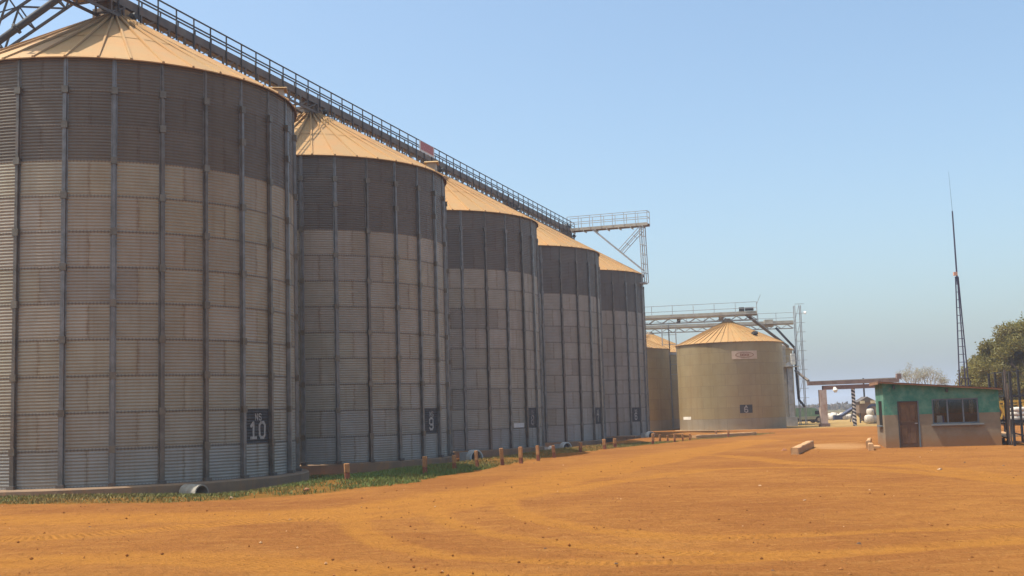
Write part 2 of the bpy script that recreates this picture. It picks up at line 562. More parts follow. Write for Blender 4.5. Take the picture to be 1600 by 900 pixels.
    col = mix(nt, mth(nt, 'MULTIPLY', at('sod'), 0.75), col, (0.159, 0.08666, 0.02028))
    col = mix(nt, at('yard'), col, mix(nt, n2, (0.3816, 0.2657, 0.1106), (0.2968, 0.1791, 0.06912)))
    bush = mix(nt, ramp(nt, noise(nt, co, 0.02, 5.0, 0.6), 0.4, 0.6), (0.16, 0.115, 0.06), (0.10, 0.095, 0.045))
    col = mix(nt, at('bush'), col, bush)
    nt.links.new(col, b.inputs['Base Color'])
    b.inputs['Roughness'].default_value = 0.95
    b.inputs['Specular IOR Level'].default_value = 0.0
    h = mth(nt, 'ADD', mth(nt, 'MULTIPLY', n3, 0.5), mth(nt, 'ADD', mth(nt, 'MULTIPLY', n2, 0.9), mth(nt, 'MULTIPLY', pm, 0.5)))
    h = mth(nt, 'ADD', h, mth(nt, 'ADD', mth(nt, 'MULTIPLY', n5, 0.7), mth(nt, 'MULTIPLY', mth(nt, 'MULTIPLY', tread, tgate), -0.12)))
    bump(nt, b, h, 1.0, 0.11)
    me.materials.append(m)
    o = link('ground', me)
    o['kind'] = 'structure'
    return o
build_ground()

# ================================================================ GRAIN SILOS OF THE LONG ROW
NSTIFF, NROW, RH = 28, 12, 13.42 / 12
DTH = 2 * PI / NSTIFF
def curved_sheet(rad, half, height, ncol, waves, amp, mat, name, ss=6, gap=0.004):
    mb = MB()
    mb.uv = []
    nz = waves * ss
    for k in range(nz + 1):
        z = gap + (height - 2 * gap) * k / nz
        rr = rad + amp * math.cos(2 * PI * k / ss)
        for c in range(ncol + 1):
            t = -half + 2 * half * c / ncol
            mb.v.append((rr * math.cos(t), rr * math.sin(t), z))
            mb.uv.append((c / ncol, k / nz))
    w = ncol + 1
    for k in range(nz):
        for c in range(ncol):
            mb.f.append((k * w + c, k * w + c + 1, (k + 1) * w + c + 1, (k + 1) * w + c))
    return mb.mesh(name, mat, True)
def shell_mesh(rad, h, n, mat, name):
    mb = MB()
    for z in (0, h):
        for i in range(n):
            t = 2 * PI * i / n
            mb.v.append((rad * math.cos(t), rad * math.sin(t), z))
    for i in range(n):
        j = (i + 1) % n
        mb.f.append((i, j, n + j, n + i))
    mb.f.append(tuple(range(n))[::-1])
    mb.f.append(tuple(range(n, 2 * n)))
    return mb.mesh(name, mat, True)
def roof_panel_mesh(rad, over, rise, npan, mat, name, r_in=0.42, rib_h=0.07, rib_w=0.05):
    """one pie piece of a roof with its raised rib, lying along +X"""
    mb = MB()
    half = PI / npan
    slope = rise / rad
    zz = lambda r: (rad - r) * slope
    ro, rm = rad + over, rad * 0.56
    def seg(ra, rb, lift):
        n = len(mb.v)
        for r_ in (ra, rb):
            for t in (-half, -half * 0.33, half * 0.33, half):
                x = r_ * math.cos(half) / max(math.cos(t), math.cos(half)) if False else r_ * math.cos(t)
                mb.v.append((x, r_ * math.sin(t), zz(r_) + lift))
        for c in range(3):
            mb.f.append((n + c, n + 4 + c, n + 5 + c, n + 1 + c))
    seg(rm, ro, 0.0)
    seg(r_in, rm + 0.06, 0.016)
    # lip at the eave
    n = len(mb.v)
    for dz in (0.0, -0.035):
        for t in (-half, half):
            mb.v.append((ro * math.cos(t), ro * math.sin(t), zz(ro) + dz))
    mb.f.append((n, n + 2, n + 3, n + 1))
    # rib
    d = Vector((math.cos(half), math.sin(half), 0))
    s = Vector((-math.sin(half), math.cos(half), 0))
    p0 = d * (ro + 0.015) + Vector((0, 0, zz(ro) - 0.02))
    p1 = d * (r_in + 0.1) + Vector((0, 0, zz(r_in) + 0.02))
    n = len(mb.v)
    for p in (p0, p1):
        for q, hh in ((-rib_w, 0.0), (-rib_w * 0.6, rib_h), (rib_w * 0.6, rib_h), (rib_w, 0.0)):
            mb.v.append(tuple(p + s * q + Vector((0, 0, hh))))
    mb.f += [(n, n + 4, n + 5, n + 1), (n + 1, n + 5, n + 6, n + 2), (n + 2, n + 6, n + 7, n + 3), (n, n + 1, n + 2, n + 3)]
    return mb.mesh(name, mat)
WALL_H = 13.42
RISE = 3.62
sheet_me = curved_sheet(R, DTH - 0.0003, RH, 8, 11, 0.0072, M['sheet'], 'wall_sheet')
shell_me = shell_mesh(R - 0.03, WALL_H, 84, M['shell'], 'inner_shell')
roof_me = roof_panel_mesh(R, 0.14, RISE, 42, M['roof'], 'roof_panel')
def hat_section(mb, w, d, z0, z1, r0):
    fl = 0.035
    prof = [(r0 + 0.004, -w / 2 - fl), (r0 + 0.008, -w / 2), (r0 + d, -w / 2 + 0.012), (r0 + d, w / 2 - 0.012), (r0 + 0.008, w / 2), (r0 + 0.004, w / 2 + fl)]
    n = len(mb.v)
    for z in (z0, z1):
        mb.v += [(x, y, z) for x, y in prof]
    for k in range(5):
        mb.f.append((n + k, n + k + 1, n + 7 + k, n + 6 + k))
    mb.f.append(tuple(n + k for k in range(6)))
    mb.f.append(tuple(n + 6 + k for k in range(6))[::-1])
splice_mb = MB().box((R + 0.072, 0, 0), (0.14, 0.19, 0.22))
splice_me = splice_mb.mesh('splice_plate', M['stiff'])
foot_me = MB().box((R + 0.10, 0, 0.05), (0.20, 0.22, 0.10)).mesh('foot_plate', M['dark_steel'])
def stiffener_mesh(par, joined):
    mb = MB()
    cuts = [k * RH for k in range(1, 11) if (k + par) % 2 == 0] + [11 * RH]
    edges = [0.0] + cuts
    for k, (a, b) in enumerate(zip(edges[:-1], edges[1:])):
        w, d = (0.15, 0.12) if k < 1 else (0.13, 0.11) if k < 4 else (0.115, 0.10)
        hat_section(mb, w, d, a + 0.01, b - 0.002, R + 0.006)
    hat_section(mb, 0.065, 0.045, 11 * RH + 0.002, WALL_H - 0.02, R + 0.006)
    if joined:
        for z in cuts:
            mb.box((R + 0.055, 0, z), (0.12, 0.19, 0.22))
    return mb.mesh('stiffener', M['stiff']), cuts
STIFF = {(p, j): stiffener_mesh(p, j) for p in (0, 1) for j in (False, True)}
GLYPH = {'N': [[(0, 0), (0, 1)], [(0, 1), (.6, 0)], [(.6, 0), (.6, 1)]],
         'S': [[(.6, .85), (.45, 1), (.12, 1), (0, .86), (0, .66), (.12, .53), (.48, .47), (.6, .34), (.6, .14), (.46, 0), (.12, 0), (0, .15)]],
         '1': [[(.08, .78), (.32, 1), (.32, 0)], [(.08, 0), (.58, 0)]],
         '0': [[(.15, 0), (.45, 0), (.6, .18), (.6, .82), (.45, 1), (.15, 1), (0, .82), (0, .18), (.15, 0)]],
         '9': [[(.6, .5), (.45, .42), (.15, .42), (0, .56), (0, .86), (.15, 1), (.45, 1), (.6, .86), (.6, .16), (.45, 0), (.12, 0), (0, .14)]],
         '8': [[(.15, .52), (0, .66), (0, .88), (.14, 1), (.46, 1), (.6, .88), (.6, .66), (.45, .52), (.15, .52), (0, .38), (0, .14), (.15, 0), (.45, 0), (.6, .14), (.6, .38), (.45, .52)]],
         '7': [[(0, .82), (0, 1), (.6, 1), (.6, .84), (.32, .42), (.32, 0)]],
         '6': [[(.6, .84), (.46, 1), (.14, 1), (0, .84), (0, .15), (.15, 0), (.45, 0), (.6, .15), (.6, .42), (.45, .56), (.15, .56), (0, .46)]]}
def lettering(mb, text, xc, z0, h, stroke, rad, spacing=0.95, wscale=1.0):
    """stencil strokes laid on a cylinder; x is metres along the wall"""
    gw = 0.6 * h * wscale
    adv = gw + stroke * 1.9
    x0 = xc - (adv * len(text) - stroke * 1.9) / 2
    for ch in text:
        for poly in GLYPH[ch]:
            for (ax_, az_), (bx_, bz_) in zip(poly[:-1], poly[1:]):
                a = Vector((x0 + ax_ * h * wscale, z0 + az_ * h))
                b = Vector((x0 + bx_ * h * wscale, z0 + bz_ * h))
                d = (b - a).normalized()
                s = Vector((-d.y, d.x)) * stroke / 2
                a2, b2 = a - d * stroke * 0.42, b + d * stroke * 0.42
                pts = []
                for p in (a2 - s, b2 - s, b2 + s, a2 + s):
                    pts.append((rad * math.cos(p.x / rad), rad * math.sin(p.x / rad), p.y))
                rad += 0.00025
                mb.quad(*pts)
        x0 += adv
    return mb
PHASE = [-1.6871, -1.4698, -1.2340, -1.2322, -1.0103]
NUMS = ['10', '9', '8', '7', '6']
PLATE_K = [5, 4, 3, 3, 1]
SILO_LABEL = ['nearest and largest ribbed grain silo with number 10 panel', 'ribbed grain silo with number 9 panel, second in the long row',
              'ribbed grain silo with smeared number 8 panel in middle of the row', 'ribbed grain silo with number 7 panel, fourth in the long row',
              'farthest ribbed grain silo with number 6 panel, at the end of the row']
def silo_vent(parent, ang, r_at):
    mb = MB()
    z = WALL_H + (R - r_at) * RISE / R
    o = mb.box((0, 0, 0.28), (0.62, 0.62, 0.66)).build('roof_vent', M['tan_steel'], parent)
    o.location = (r_at * math.cos(ang), r_at * math.sin(ang), z)
    o.rotation_euler = (0, 0, ang)
    o.scale = (0.75, 0.9, 0.7)
    hood = MB()
    hood.quad((-0.46, -0.46, 0.60), (0.46, -0.46, 0.60), (0.46, 0, 0.80), (-0.46, 0, 0.80))
    hood.quad((-0.46, 0, 0.80), (0.46, 0, 0.80), (0.46, 0.46, 0.60), (-0.46, 0.46, 0.60))
    hood.quad((-0.46, -0.46, 0.60), (-0.46, 0, 0.80), (-0.46, 0.46, 0.60))
    hood.quad((0.46, -0.46, 0.60), (0.46, 0.46, 0.60), (0.46, 0, 0.80))
    hood.quad((-0.46, -0.46, 0.60), (-0.46, 0.46, 0.60), (0.46, 0.46, 0.60), (0.46, -0.46, 0.60))
    hh = hood.build('vent_hood', M['roof'], o)
    hh.color = (0.95, 1.05, 1.05, 1)
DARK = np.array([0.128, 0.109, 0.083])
MID = np.array([0.325, 0.288, 0.215])
BLUE = np.array([0.32, 0.30, 0.26])
def row_silo(i):
    c = S0 + i * SP * AX
    zb = CZ - 1.8028 - 0.0418 * i
    t = thing('grain_silo', SILO_LABEL[i], 'silo', (c[0], c[1], zb), 0.0, 'ribbed silos of the long row')
    ph = PHASE[i]
    tocam = math.atan2(-c[1], -c[0])
    vis = lambda a, lim: abs((a - tocam + PI) % (2 * PI) - PI) < math.radians(lim)
    link('inner_shell', shell_me, t)
    rr = random.Random(100 + i)
    for r in range(NROW):
        for k in range(14):
            j = 2 * k + (1 if r % 2 == 0 else 0)           # seam between ribs j and j+1
            ang = ph + (j + 1.5) * DTH
            if not vis(ang, 112):
                continue
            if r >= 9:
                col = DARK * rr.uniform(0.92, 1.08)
            elif r == 0:
                col = BLUE * rr.uniform(0.9, 1.08)
            else:
                col = MID * rr.uniform(0.93, 1.07) * np.array([1.0, rr.uniform(0.985, 1.01), rr.uniform(0.95, 1.03)])
                if r == 8 and rr.random() < 0.3:
                    col = col * 1.10
                if rr.random() < 0.03:
                    col = col * 0.8
            if i >= 1 and r in (1, 2) and rr.random() < 0.4:
                col = 0.5 * col + 0.5 * BLUE
            gy = 0.14 * i
            col = col * (1 - gy) + gy * np.array([1.0, 1.0, 0.98]) * col.mean() * 1.02
            o = link('wall_sheet', sheet_me, t, (0, 0, r * RH), ang, col)
            sc_ = 1.0 + (0.0006 if (k + r) % 2 else 0.0)
            o.scale = (sc_, sc_, 1.0)
    detailed = i <= 1
    for k in range(NSTIFF):
        ang = ph + k * DTH
        if not vis(ang, 108):
            continue
        me, cuts = STIFF[((k + 1) % 2, not detailed)]
        s = link('stiffener', me, t, None, ang, (1, 1, 1) if rr.random() < 0.7 else (0.8, 0.72, 0.64))
        if detailed:
            for z in cuts:
                link('splice_plate', splice_me, s, (0, 0, z), None, (0.9, 0.78, 0.62))
            link('foot_plate', foot_me, s)
    for k in range(42):
        g = rr.uniform(0.93, 1.05)
        link('roof_panel', roof_me, t, (0, 0, WALL_H), ph + k * 2 * PI / 42, (g, g, g * rr.uniform(0.96, 1.02)))
    # peak collar
    mb = MB()
    mb.ring((0, 0, WALL_H + RISE - 0.10), (0, 0, 1), 0.58, 0.40, 0.30, 24)
    mb.tube((0, 0, WALL_H + RISE - 0.2), (0, 0, WALL_H + RISE + 0.16), 0.45, 0.36, 20)
    mb.build('roof_collar', M['roof'], t).color = (0.8, 0.8, 0.8, 1)
    # foundation
    mb = MB()
    n = 56
    ro = R + (0.46 if i == 0 else 0.2)
    prof = [(R - 0.2, -0.004), (ro - 0.05, -0.004), (ro, -0.05), (ro, -1.1), (R - 0.2, -1.1)]
    for (pr, pz) in prof:
        for q in range(n):
            a = 2 * PI * q / n
            mb.v.append((pr * math.cos(a), pr * math.sin(a), pz))
    for p in range(4):
        for q in range(n):
            q2 = (q + 1) % n
            mb.f.append((p * n + q2, p * n + q, (p + 1) * n + q, (p + 1) * n + q2))
    mb.build('foundation', M['concrete'], t)
    # number panel, painted between two ribs on the second course
    kk = PLATE_K[i]
    ang = ph + (kk + 0.5) * DTH
    pl_me = curved_sheet(R + 0.006, DTH / 2 - 0.0145, RH, 6, 11, 0.0085, M['plate'], 'number_panel')
    pl = link('number_panel', pl_me, t, (0, 0, RH), ang)
    lm = M['old_lettering'] if i == 2 else M['lettering']
    ms = lettering(MB(), 'NS', 0.03, 0.76, 0.20, 0.036, R + 0.0185).build('lettering', lm, pl)
    mn = lettering(MB(), NUMS[i], 0.0, 0.17, 0.50, 0.092, R + 0.0185, wscale=0.98).build('lettering', lm, pl)
    # roof vent near the eave on the far right side
    if i < 2:
        silo_vent(t, tocam + math.radians(78), R - 0.55)
    if i == 2:
        pa = ph + 2.5 * DTH
        pm = MB()
        w_ = 0.46
        for q in range(4):
            u0, u1 = -w_ + 2 * w_ * q / 4, -w_ + 2 * w_ * (q + 1) / 4
            rad = R + 0.016
            pm.quad((rad * math.cos(u0 / rad), rad * math.sin(u0 / rad), RH + 0.03), (rad * math.cos(u1 / rad), rad * math.sin(u1 / rad), RH + 0.03),
                    (rad * math.cos(u1 / rad), rad * math.sin(u1 / rad), RH + 0.28), (rad * math.cos(u0 / rad), rad * math.sin(u0 / rad), RH + 0.28))
        po = pm.build('paint_patch', surf('grey_paint_patch', (0.6, 0.57, 0.53), (0.5, 0.48, 0.45), 5, 0.7), t)
        po.rotation_euler = (0, 0, pa)
    return t
for i in range(5):
    row_silo(i)

# ================================================================ CONVEYOR OVER THE ROW
def railing(parent, a0, a1, y, z_deck, z_top, mids, step, r=0.022, z_post=None, mat='rail_steel', axis=0):
    """posts and rails of a walkway side, along local X (axis 0)"""
    P = lambda a, z: (a, y, z)
    n = max(1, round((a1 - a0) / step))
    post = MB().beam((0, 0, z_post if z_post is not None else z_deck), (0, 0, z_top), 0.045, 0.045).mesh('post', M[mat])
    for k in range(n + 1):
        link('post', post, parent, (a0 + (a1 - a0) * k / n, y, 0))
    MB().beam(P(a0, z_top), P(a1, z_top), r * 2.2, r * 2.2).build('hand_rail', M[mat], parent)
    for z in mids:
        MB().beam(P(a0, z), P(a1, z), r * 1.8, r * 2.4).build('mid_rail', M[mat], parent)
cv = thing('overhead_conveyor', 'long dark conveyor gallery with railings over the peaks of the silo row', 'conveyor', (S0[0], S0[1], 0.0), PI / 2 - TH)
A0, A1 = -6.6, 4 * SP + 1.0
ZB0, ZB1 = 17.27, 17.62
MB().box(((A0 + A1) / 2, -0.16, 17.50), (A1 - A0, 0.30, 0.2)).build('conveyor_casing', M['dark_steel'], cv)
side_me = MB().box((0, 0, (ZB0 + ZB1) / 2 + 0.02), (1.196, 0.03, ZB1 - ZB0 - 0.02)).mesh('side_panel', M['dark_steel'])
npan = int((A1 - A0) / 1.2)
for k in range(npan):
    for y in (-0.60,):
        link('side_panel', side_me, cv, (A0 + 0.6 + k * 1.2, y, 0))
MB().box(((A0 + A1) / 2, -0.45, ZB1 - 0.08), (A1 - A0, 0.26, 0.03)).build('walkway_deck', M['dark_steel'], cv)
for y in (-0.60, 0.06):
    MB().beam((A0, y, 16.86), (A1, y, 16.86), 0.07, 0.10).build('lower_chord', M['dark_steel'], cv)
web = MB()
strut_me = MB().beam((0, -0.60, 16.86), (0, -0.60, 17.3), 0.07, 0.07).beam((0, 0.06, 16.86), (0, 0.06, 17.5), 0.06, 0.06).beam((0, -0.6, 16.9), (0, 0.06, 16.9), 0.06, 0.06).beam((0.0, -0.60, 16.88), (0.8, -0.60, 17.27), 0.045, 0.045).mesh('web_strut', M['dark_steel'])
a = A0
kk = 0
while a < A1:
    link('web_strut', strut_me, cv, (a, 0, 0))
    a += 1.05 if kk % 3 else 0.7
    kk += 1
railing(cv, A0, A1, -0.64, ZB1, 18.24, (17.92,), 1.2, z_post=17.0)
railing(cv, A0, A1, 0.10, ZB1, 18.24, (17.92,), 1.2, z_post=17.2)
for i in range(5):
    a = i * SP
    MB().box((a, 0, 16.98), (1.25, 1.0, 0.52)).build('discharge_box', M['dark_steel'], cv)
    MB().box((a - 0.75, -0.15, 17.35), (0.4, 0.5, 0.3)).build('slide_gate', M['dark_steel'], cv)
    MB().tube((a, -0.72, 17.0), (a, -0.95, 17.0), 0.12, 0.12, 12).build('gate_wheel', M['rail_steel'], cv)
bevel(MB().box((-3.7, -0.1, 17.68), (5.2, 1.5, 0.85)).build('shade_casing', M['dark_steel'], cv), 0.03, 1)  # wide head casing, mostly out of view, added to cast the roof shadow
# drive at the far end
MB().tube((A1 - 1.1, -0.35, 17.85), (A1 - 1.1, 0.25, 17.85), 0.22, 0.22, 14).box((A1 - 0.55, 0, 17.75), (0.8, 0.8, 0.5)).build('drive_motor', M['spout'], cv)
# sign board on the railing
m, nt, b = new_mat('faded_red_board')
v = coords(nt)
f = ramp(nt, noise(nt, scaled(nt, v, (6, 6, 14)), 1.0, 3.0, 0.6), 0.52, 0.66)
nt.links.new(mix(nt, mth(nt, 'MULTIPLY', f, 0.45), (0.42, 0.15, 0.15), (0.62, 0.45, 0.45)), b.inputs['Base Color'])
b.inputs['Roughness'].default_value = 0.7
d = ray(655, 232)
t_ = (float(OX @ S0) + 0.68) / float(OX @ d[:2])
a_l = float((d[:2] * t_ - S0) @ AX)
d = ray(678, 240)
t_ = (float(OX @ S0) + 0.68) / float(OX @ d[:2])
a_r = float((d[:2] * t_ - S0) @ AX)
sg = thing('railing_sign', 'faded red board with white border on the conveyor railing', 'sign', (*row_xy(a_l, 0.70), 17.60), PI / 2 - TH)
W_ = a_r - a_l
MB().box((W_ / 2, 0, 0.31), (W_, 0.02, 0.62)).build('board', surf('white_board', (0.7, 0.68, 0.66), (0.6, 0.57, 0.55), 3, 0.7), sg)
MB().box((W_ / 2, -0.014, 0.35), (W_ * 0.84, 0.008, 0.50)).build('printed_face', m, sg)

# cross walkway from the last peak out past the wall
wk = thing('cross_walkway', 'pale steel walkway with railings reaching out from the last silo peak', 'walkway', (*row_xy(4 * SP, 0.0), 0.0), -TH)
WX0, WX1, WZ = 0.4, 7.35, 17.55
MB().box(((WX0 + WX1) / 2, 0, WZ), (WX1 - WX0, 0.85, 0.05)).build('deck', M['tan_steel'], wk)
for y in (-0.46, 0.46):
    MB().beam((WX0, y, WZ - 0.06), (WX1, y, WZ - 0.06), 0.06, 0.24).build('side_beam', M['tan_steel'], wk)
bm_ = MB().box((0, 0, WZ - 0.24), (0.07, 1.1, 0.12)).mesh('cross_bearer', M['pale_steel'])
for k in range(7):
    link('cross_bearer', bm_, wk, (0.8 + k * 1.02, 0, 0))
for y in (-0.5, 0.5):
    railing(wk, WX0, WX1, y, WZ, WZ + 1.05, (WZ + 0.55,), 1.0, 0.02, WZ - 0.1, 'pale_steel')
for z in (WZ + 1.05, WZ + 0.55):
    MB().beam((WX1, -0.5, z), (WX1, 0.5, z), 0.045, 0.045).build('end_rail', M['pale_steel'], wk)
def laddered(mb, a, b, gap, dirv, n, r=0.05):
    a, b, g = Vector(a), Vector(b), Vector(dirv) * gap
    mb.beam(a, b, r, r)
    mb.beam(a + g, b + g, r, r)
    for k in range(n + 1):
        p = a.lerp(b, k / n)
        mb.beam(p, p + g, r * 0.8, r * 0.8)
    return mb
for y in (-0.4, 0.4):
    laddered(MB(), (6.62, y, WZ - 0.2), (6.72, y, 12.6), 0.34, (1, 0, 0), 6, 0.07).build('support_leg', M['pale_steel'], wk)
    MB().beam((2.6, y, WZ - 0.2), (6.75, y, 13.62), 0.08, 0.10).build('diagonal_brace', M['pale_steel'], wk)
    laddered(MB(), (6.62, y, WZ - 0.25), (4.75, y, 15.45), 0.34, (0.7, 0, -0.7), 3, 0.05).build('counter_brace', M['pale_steel'], wk)
MB().box((6.72, 0, 12.55), (0.5, 0.9, 0.12)).build('wall_bracket', M['pale_steel'], wk)

# inclined lattice spout at the upper left, behind the first silo
def lattice(name, label):
    Y = 47.5
    p0, p1 = at_y(-260, 236, Y), at_y(330, -166, Y)
    root = thing(name, label, 'spout', p0)
    p1 = p1 - p0
    q0, q1 = at_y(-260, 250, Y - 0.7) - p0, at_y(330, -174, Y - 0.7) - p0
    MB().tube(q0, q1, 0.15, 0.15, 12).build('spout_pipe', M['spout'], root, True)
    fl = MB()
    dd = (q1 - q0).normalized()
    for k in range(7):
        c = q0.lerp(q1, (k + 0.35) / 7)
        fl.tube(c - dd * 0.06, c + dd * 0.06, 0.24, 0.24, 12)
    fl.build('pipe_flange', M['spout'], root)
    nrm = Vector((p1.z, 0, -p1.x)).normalized() * -1
    upv = nrm * 1.25
    bk = Vector((0, 1.1, 0))
    corners = [Vector((0, 0, 0)), upv, bk, upv + bk]
    for c in corners:
        MB().beam(c, c + p1, 0.10, 0.10).build('chord', M['rail_steel'], root)
    n = 12
    for k in range(n):
        a, b = p1 * (k / n), p1 * ((k + 1) / n)
        br = MB()
        if k % 2:
            br.beam(a, b + upv, 0.07, 0.07)
            br.beam(a + bk, b + upv + bk, 0.07, 0.07)
        else:
            br.beam(a + upv, b, 0.07, 0.07)
            br.beam(a + upv + bk, b + bk, 0.07, 0.07)
        br.beam(b, b + upv, 0.06, 0.06).beam(b + bk, b + bk + upv, 0.06, 0.06).beam(b, b + bk, 0.06, 0.06).beam(a + upv, b + upv + bk, 0.05, 0.05)
        br.build('lattice_bracing', M['rail_steel'], root)
lattice('inclined_spout', 'dark inclined pipe and lattice girder above the roof at top left')

# ================================================================ SMOOTH SILOS OF THE FAR GROUP
R2, H2, RISE2, ROWS2 = 4.90, 7.95, 2.2, 8
NS2 = 14
HALF2 = PI / NS2
RH2 = H2 / ROWS2
sheet2_me = curved_sheet(R2, HALF2 - 0.0006, RH2, 8, 10, 0.004, M['farsheet'], 'wall_sheet', 4, 0.001)
shell2_me = shell_mesh(R2 - 0.03, H2, 72, M['shell'], 'inner_shell')
roof2_me = roof_panel_mesh(R2, 0.13, RISE2, 48, M['roof'], 'roof_panel', 0.38, 0.06, 0.035)
FAR_B = Vector((20.26, 110.3, 0))
FAR = [(FAR_B.x, FAR_B.y, 'smooth grey far silo with oval logo board and small number panel', True),
       (FAR_B.x - 9.75, FAR_B.y + 6.3, 'smooth silo half hidden behind the end of the long row', False),
       (FAR_B.x - 5.6, FAR_B.y + 15.6, 'smooth silo mostly hidden between two far silos', False),
       (FAR_B.x + 4.45, FAR_B.y + 14.9, 'dark silo peeping out behind the right edge of the logo silo', False)]
TANGREY = np.array([0.37, 0.285, 0.145])
def far_silo(k):
    x, y, label, front = FAR[k]
    t = thing('smooth_silo', label, 'silo', (x, y, 0.0), 0.0, 'smooth silos of the far group')
    tocam = math.atan2(-y, -x)
    vis = lambda a, lim: abs((a - tocam + PI) % (2 * PI) - PI) < math.radians(lim)
    rr = random.Random(300 + k)
    link('inner_shell', shell2_me, t)
    for r in range(ROWS2):
        for q in range(NS2):
            ang = tocam + 0.13 + q * 2 * HALF2 + (HALF2 if r % 2 else 0)
            if not vis(ang, 110):
                continue
            col = TANGREY * rr.uniform(0.95, 1.05)
            if r == 0:
                col = np.array([0.33, 0.285, 0.20]) * rr.uniform(0.95, 1.05)
            elif r == 1 and rr.random() < 0.5:
                col = np.array([0.35, 0.29, 0.185])
            link('wall_sheet', sheet2_me, t, (0, 0, r * RH2), ang, col)
    for q in range(48):
        g = rr.uniform(0.9, 1.02)
        link('roof_panel', roof2_me, t, (0, 0, H2), q * 2 * PI / 48, (g, g, g * 0.95))
    MB().ring((0, 0, H2 + RISE2 - 0.1), (0, 0, 1), 0.5, 0.34, 0.24, 20).tube((0, 0, H2 + RISE2 - 0.2), (0, 0, H2 + RISE2 + 0.2), 0.36, 0.3, 16).build('roof_collar', M['tan_steel'], t)
    mb = MB()
    mb.tube((0, 0, -0.6), (0, 0, 0.0), R2 + 0.55, R2 + 0.5, 56)
    mb.build('foundation', M['kerb'], t)
    if front:
        def on_wall(px, py, lift=0.0):
            """wall coordinates (metres round the wall from the camera side, height) of a photograph point"""
            d = ray(px, py)
            o = np.array([0.0, 0.0]); c = np.array([x, y]); rad = R2 + lift
            A = d[:2] @ d[:2]; B = -2 * (d[:2] @ c); C = c @ c - rad * rad
            tt = (-B - math.sqrt(B * B - 4 * A * C)) / (2 * A)
            P = d * tt
            an = (math.atan2(P[1] - y, P[0] - x) - tocam + PI) % (2 * PI) - PI
            return an * rad, P[2] + CZ
        def curved_plate(name, p_lo, p_hi, mat, parent, lift, n=6):
            (u0, z0), (u1, z1) = on_wall(*p_lo, lift), on_wall(*p_hi, lift)
            pm = MB()
            rad = R2 + lift
            for q in range(n):
                ua, ub = u0 + (u1 - u0) * q / n, u0 + (u1 - u0) * (q + 1) / n
                pa, pb = ua / rad + tocam, ub / rad + tocam
                for rr_, flip in ((rad, 0), (rad - 0.015, 1)):
                    pts = [(rr_ * math.cos(pa), rr_ * math.sin(pa), z0), (rr_ * math.cos(pb), rr_ * math.sin(pb), z0), (rr_ * math.cos(pb), rr_ * math.sin(pb), z1), (rr_ * math.cos(pa), rr_ * math.sin(pa), z1)]
                    pm.quad(*(pts[::-1] if flip else pts))
            return pm.build(name, mat, parent), (u0 + u1) / 2, (z0 + z1) / 2, abs(u1 - u0), abs(z1 - z0)
        cream = surf('cream_board', (0.62, 0.46, 0.32), (0.52, 0.38, 0.25), 2, 0.75)
        bo, uc, zc, bw, bh = curved_plate('logo_board', (1143.5, 561.5), (1182.5, 547.5), cream, t, 0.05)
        lg = MB()
        rad = R2 + 0.062
        n = 32
        for q in range(n):
            a, b2 = 2 * PI * q / n, 2 * PI * (q + 1) / n
            pts = []
            for an, k_ in ((a, 1.0), (b2, 1.0), (b2, 0.84), (a, 0.84)):
                uu = uc + bw * 0.36 * math.cos(an) * (1 - (1 - k_) * 0.45)
                zz_ = zc + bh * 0.33 * math.sin(an) * k_
                pts.append((rad * math.cos(uu / rad + tocam), rad * math.sin(uu / rad + tocam), zz_))
            lg.quad(*pts)
        redbrown = surf('red_brown_print', (0.24, 0.085, 0.04), (0.32, 0.14, 0.07), 6, 0.8)
        lg.build('oval_emblem', redbrown, bo)
        worn = MB()
        for q in range(6):                                  # worn, unreadable letters in the oval
            uu = uc + bw * (-0.15 + 0.06 * q)
            hh = bh * (0.13 if q % 2 else 0.17)
            pts = []
            for du, dz in ((-1, -1), (1, -1), (1, 1), (-1, 1)):
                u_ = uu + du * bw * 0.017
                pts.append((rad * math.cos(u_ / rad + tocam), rad * math.sin(u_ / rad + tocam), zc + dz * hh))
            worn.quad(*pts)
        worn.build('worn_lettering', redbrown, bo)
        bl, uc, zc, bw, bh = curved_plate('number_panel', (1156.5, 645.5), (1175.5, 632.0), M['plate'], t, 0.014)
        gl = MB()
        lettering(gl, '6', 0.0, 0.0, bh * 0.62, bh * 0.11, R2 + 0.026)
        lo = gl.build('lettering', M['lettering'], bl)
        lo.location = (0, 0, zc - bh * 0.40)
        lo.rotation_euler = (0, 0, tocam + (uc - 0.02) / R2)
        gl = lettering(MB(), 'N', 0.0, 0.0, bh * 0.15, bh * 0.06, R2 + 0.026)
        lo = gl.build('lettering', M['lettering'], bl)
        lo.location = (0, 0, zc + bh * 0.29)
        lo.rotation_euler = (0, 0, tocam + (uc - 0.02) / R2)
        curved_plate('notice_plate', (1068.0, 656.0), (1079.5, 651.2), surf('white_notice', (0.8, 0.76, 0.66), (0.7, 0.66, 0.56), 4, 0.7), t, 0.02, 2)
        # small dark hatch on the roof, lower right
        an = tocam + math.radians(42)
        r_ = R2 * 0.72
        hb = MB().box((0, 0, 0.10), (0.55, 0.5, 0.26)).build('roof_hatch', M['rail_steel'], t)
        hb.location = (r_ * math.cos(an), r_ * math.sin(an), H2 + (R2 - r_) * RISE2 / R2)
        hb.rotation_euler = (0, -0.45, an)
    return t
for k in range(4):
    far_silo(k)

